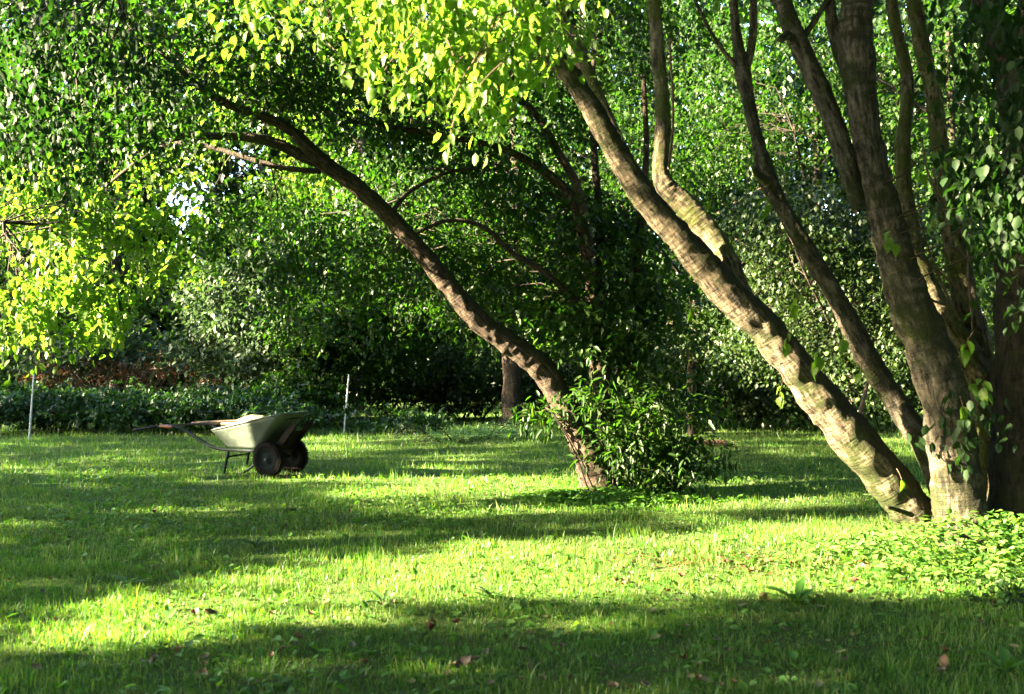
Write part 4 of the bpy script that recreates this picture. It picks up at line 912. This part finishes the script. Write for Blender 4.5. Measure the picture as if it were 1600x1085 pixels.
# =================================================================== LOW PLANTS
def cover(name, label, cx, cyy, rx, ry, n, mat, leaf, h, tpl=LEAF4, kind='stuff'):
    a = rng.uniform(0, 6.28, n); r = np.sqrt(rng.uniform(0, 1, n)) * (1 + .25 * np.sin(3 * a + 1) + .15 * np.sin(7 * a))
    x = cx + rx * r * np.cos(a); y = cyy + ry * r * np.sin(a)
    z = gzn(x, y) + h * (1 - .7 * np.minimum(r, 1) ** 2) * rng.uniform(.15, 1, n)
    V, F = place(tpl, np.column_stack([x, y, z]), rots(rng.uniform(0, 6.28, n), rng.normal(.1, .35, n), rng.normal(0, .35, n)), leaf * rng.uniform(.6, 1.2, n))
    o = link(name, np_mesh(name, V, F), M[mat]); tag(o, label, kind='stuff'); return o
cover('ground_cover', 'broad-leaved ground cover round the foot of the right foreground tree', 3.3, 6.7, 1.2, .8, 3000, 'leaf_cover', .056, .36)
cover('leaf_litter', 'brown crumbled leaf litter in the bright strip left of the tree foot', 1.9, 6.75, 1.25, .32, 650, 'leaf_brown', .032, .035)
cover('ground_cover', 'straggling low weeds in the sun left of the right foreground tree', 2.7, 6.5, 1.1, .6, 700, 'leaf_cover', .055, .12)
cover('ground_cover', 'small-leaved weeds round the foot of the middle tree', .95, 9.55, .95, .55, 2600, 'leaf_weed', .06, .12)
cover('ground_cover', 'low weeds at the far right foreground under the dark trunk', 3.3, 5.9, .9, .5, 800, 'leaf_dark', .06, .10)

def rosette(px, py, n, L_, label, name='dock_plant', mat='leaf_weed', up=0.8):
    Y = FPX * EYE / (py - HORIZON); c = P(px, py, Y); c.z = gz(c.x, c.y)
    T = empty(name, c); tag(T, label, 'plant')
    me = ROS[mat]
    for i in range(n):
        o = bpy.data.objects.new('leaf', me); col.objects.link(o); o.parent = T
        o.rotation_euler = (random.gauss(0, .2), -random.uniform(.35, 1) * up, 6.28 * i / n + random.gauss(0, .25)); s = L_ * random.uniform(.7, 1.15); o.scale = (s, s * .75, s)
def ros_mesh():
    V, F = [], []
    prof = [(0, .02), (.1, .03), (.25, .10), (.45, .15), (.65, .15), (.85, .09), (1, 0)]
    for s, w in prof:
        z = .1 * s - .35 * s * s; wv = .02 * math.sin(s * 20)
        V += [(s, 0, z), (s, w, z + .3 * w + wv), (s, -w, z + .3 * w - wv)]
    for i in range(len(prof) - 1):
        a, b_ = 3 * i, 3 * i + 3; F += [(a, b_, b_ + 1, a + 1), (a, a + 2, b_ + 2, b_)]
    me = bpy.data.meshes.new('leaf'); me.from_pydata(V, [], F); me.update(); me.shade_smooth(); return me
ROS = {}
for k in ('leaf_weed', 'leaf_bramble', 'leaf_pale'):
    ROS[k] = ros_mesh(); ROS[k].materials.append(M[k])
rosette(1245, 940, 9, .2, 'leafy dock plant at the edge of the bright strip, lower right')
rosette(1430, 905, 7, .2, 'broad-leaved weed in the sun left of the tree foot')
rosette(1570, 1050, 8, .16, 'light green weed in the bottom right corner of the lawn')
rosette(770, 935, 8, .12, 'small dark weed just below the bright strip in the middle', mat='leaf_bramble')
rosette(600, 945, 8, .13, 'flat dark weed below the bright strip, left of the middle', mat='leaf_bramble')
rosette(400, 855, 7, .12, 'low weed at the shade edge below the wheelbarrow', mat='leaf_bramble')
rosette(200, 920, 8, .12, 'pale weed in the left foreground lawn', mat='leaf_pale')
rosette(930, 770, 7, .16, 'pale weed growing against the foot of the middle tree', mat='leaf_pale')
rosette(1590, 880, 9, .3, 'big-leaved green plant at the right edge beside the dark trunk', up=1.2)

# =================================================================== FALLEN LEAVES
def fallen_mesh(curl, seed):
    rr = random.Random(seed); V, F = [], []
    prof = [(0, .02), (.12, .2), (.3, .33), (.5, .34), (.72, .24), (.9, .1), (1, 0)]
    for s, w in prof:
        w *= rr.uniform(.8, 1.15); z = curl * (s - .5) ** 2 + rr.uniform(-.02, .02)
        V += [(s - .5, 0, z), (s - .5 + .03, w, z + curl * w * rr.uniform(.5, 1.1)), (s - .5 + .03, -w, z + curl * w * rr.uniform(.3, 1.0))]
    for i in range(len(prof) - 1):
        a, b_ = 3 * i, 3 * i + 3; F += [(a, b_, b_ + 1, a + 1), (a, a + 2, b_ + 2, b_)]
    V += [(-.5, 0, 0), (-.8, .012, .1), (-.8, -.012, .1)]; q = len(V) - 3; F.append((q, q + 1, q + 2))
    me = bpy.data.meshes.new('fallen_leaf'); me.from_pydata(V, [], F); me.update(); me.shade_smooth(); return me
LEAF_COLS = {'brown': (.06, .036, .02), 'dark brown': (.028, .018, .012), 'reddish brown': (.065, .03, .018), 'pale yellow': (.16, .14, .055), 'buff': (.10, .078, .045), 'orange-brown': (.10, .055, .022)}
FB = []; FN = list(LEAF_COLS)
for i, (nm, c_) in enumerate(LEAF_COLS.items()):
    mt = leaf_mat('fallen_' + nm.replace(' ', '_').replace('-', '_'), [tuple(v * .8 for v in c_), c_, tuple(v * 1.2 for v in c_)], (1.3, 1.1, .8), .18)
    me = fallen_mesh((.5, .9, 1.4)[i % 3], i); me.materials.append(mt); FB.append(me)
def fallen(px, py, k, size, tilt=.25):
    Y = FPX * EYE / (py - HORIZON); c = P(px, py, Y)
    o = bpy.data.objects.new('fallen_leaf', FB[k]); col.objects.link(o)
    o.location = (c.x, c.y, gz(c.x, c.y) + random.uniform(.012, .03))
    o.rotation_euler = (random.gauss(0, tilt), random.gauss(0, tilt), random.uniform(0, 6.28)); o.scale = (size,) * 3
    return o
g = 'fallen leaves on the lawn'
for px, py, k, s, lb in ((1020, 955, 3, .075, 'pale yellow fallen leaf right of the middle in the shaded grass'), (827, 992, 3, .07, 'pale yellow fallen leaf in the middle foreground'),
                         (833, 1045, 4, .09, 'large buff fallen leaf near the bottom edge, middle'), (1195, 935, 3, .085, 'pale yellow fallen leaf beside the dock plant, lower right'),
                         (725, 1045, 1, .09, 'dark brown fallen leaf near the bottom edge, beside the upright pale one'), (675, 985, 2, .08, 'curled reddish fallen leaf in the middle foreground grass'),
                         (328, 970, 1, .075, 'dark brown fallen leaf at the lower edge of the bright strip'), (1225, 985, 4, .06, 'buff fallen leaf in the shade under the dock plant'),
                         (1360, 940, 3, .07, 'pale fallen leaf in the dark shade, lower right'), (1480, 1050, 5, .08, 'orange-brown fallen leaf in the bottom right shade'),
                         (980, 1075, 0, .08, 'brown fallen leaf on the bottom edge of the photo'), (740, 1035, 4, .07, 'tilted buff fallen leaf beside the dark brown one near the bottom'),
                         (240, 1050, 1, .07, 'dark fallen leaf in the bottom left shade'), (455, 800, 1, .10, 'dark brown fallen leaf in the shaded grass below the wheelbarrow')):
    tag(fallen(px, py, k, s, .5), lb, 'leaf', g)
COLS = ['at the far left', 'on the left', 'left of the middle', 'just left of the middle', 'just right of the middle', 'right of the middle', 'on the right', 'at the far right']
ROWS = [(690, 765, 'on the far lawn'), (765, 858, 'on the middle lawn'), (858, 925, 'in the bright strip'), (925, 985, 'below the bright strip'), (985, 1035, 'in the near grass'), (1035, 1085, 'along the bottom edge')]
used = set()
for n, (x0, x1, y0, y1), ks in ((60, (950, 1420, 868, 925), (0, 1, 2, 5)), (60, (1000, 1590, 930, 1080), (0, 3, 4, 3, 4, 5)), (50, (420, 980, 930, 1080), (0, 4, 2, 3, 5, 3)),
                                (28, (10, 450, 900, 1080), (0, 1, 4, 5)), (40, (30, 700, 765, 860), (0, 1, 2, 3)), (22, (560, 1350, 690, 800), (0, 3, 4))):
    for _ in range(n):
        for tr in range(40):
            px, py = random.uniform(x0, x1), random.uniform(y0, y1); k = random.choice(ks); size = random.choice((.030, .041, .054))
            rw = next(r[2] for r in ROWS if r[0] <= py <= r[1]); cl_ = COLS[min(7, int(px / 200))]
            lb = '%s %s fallen leaf %s, %s' % ({.030: 'small', .041: 'middling', .054: 'large'}[size], FN[k], rw, cl_)
            if lb not in used: break
        else: continue
        used.add(lb); tag(fallen(px, py, k, size), lb, 'leaf', g)
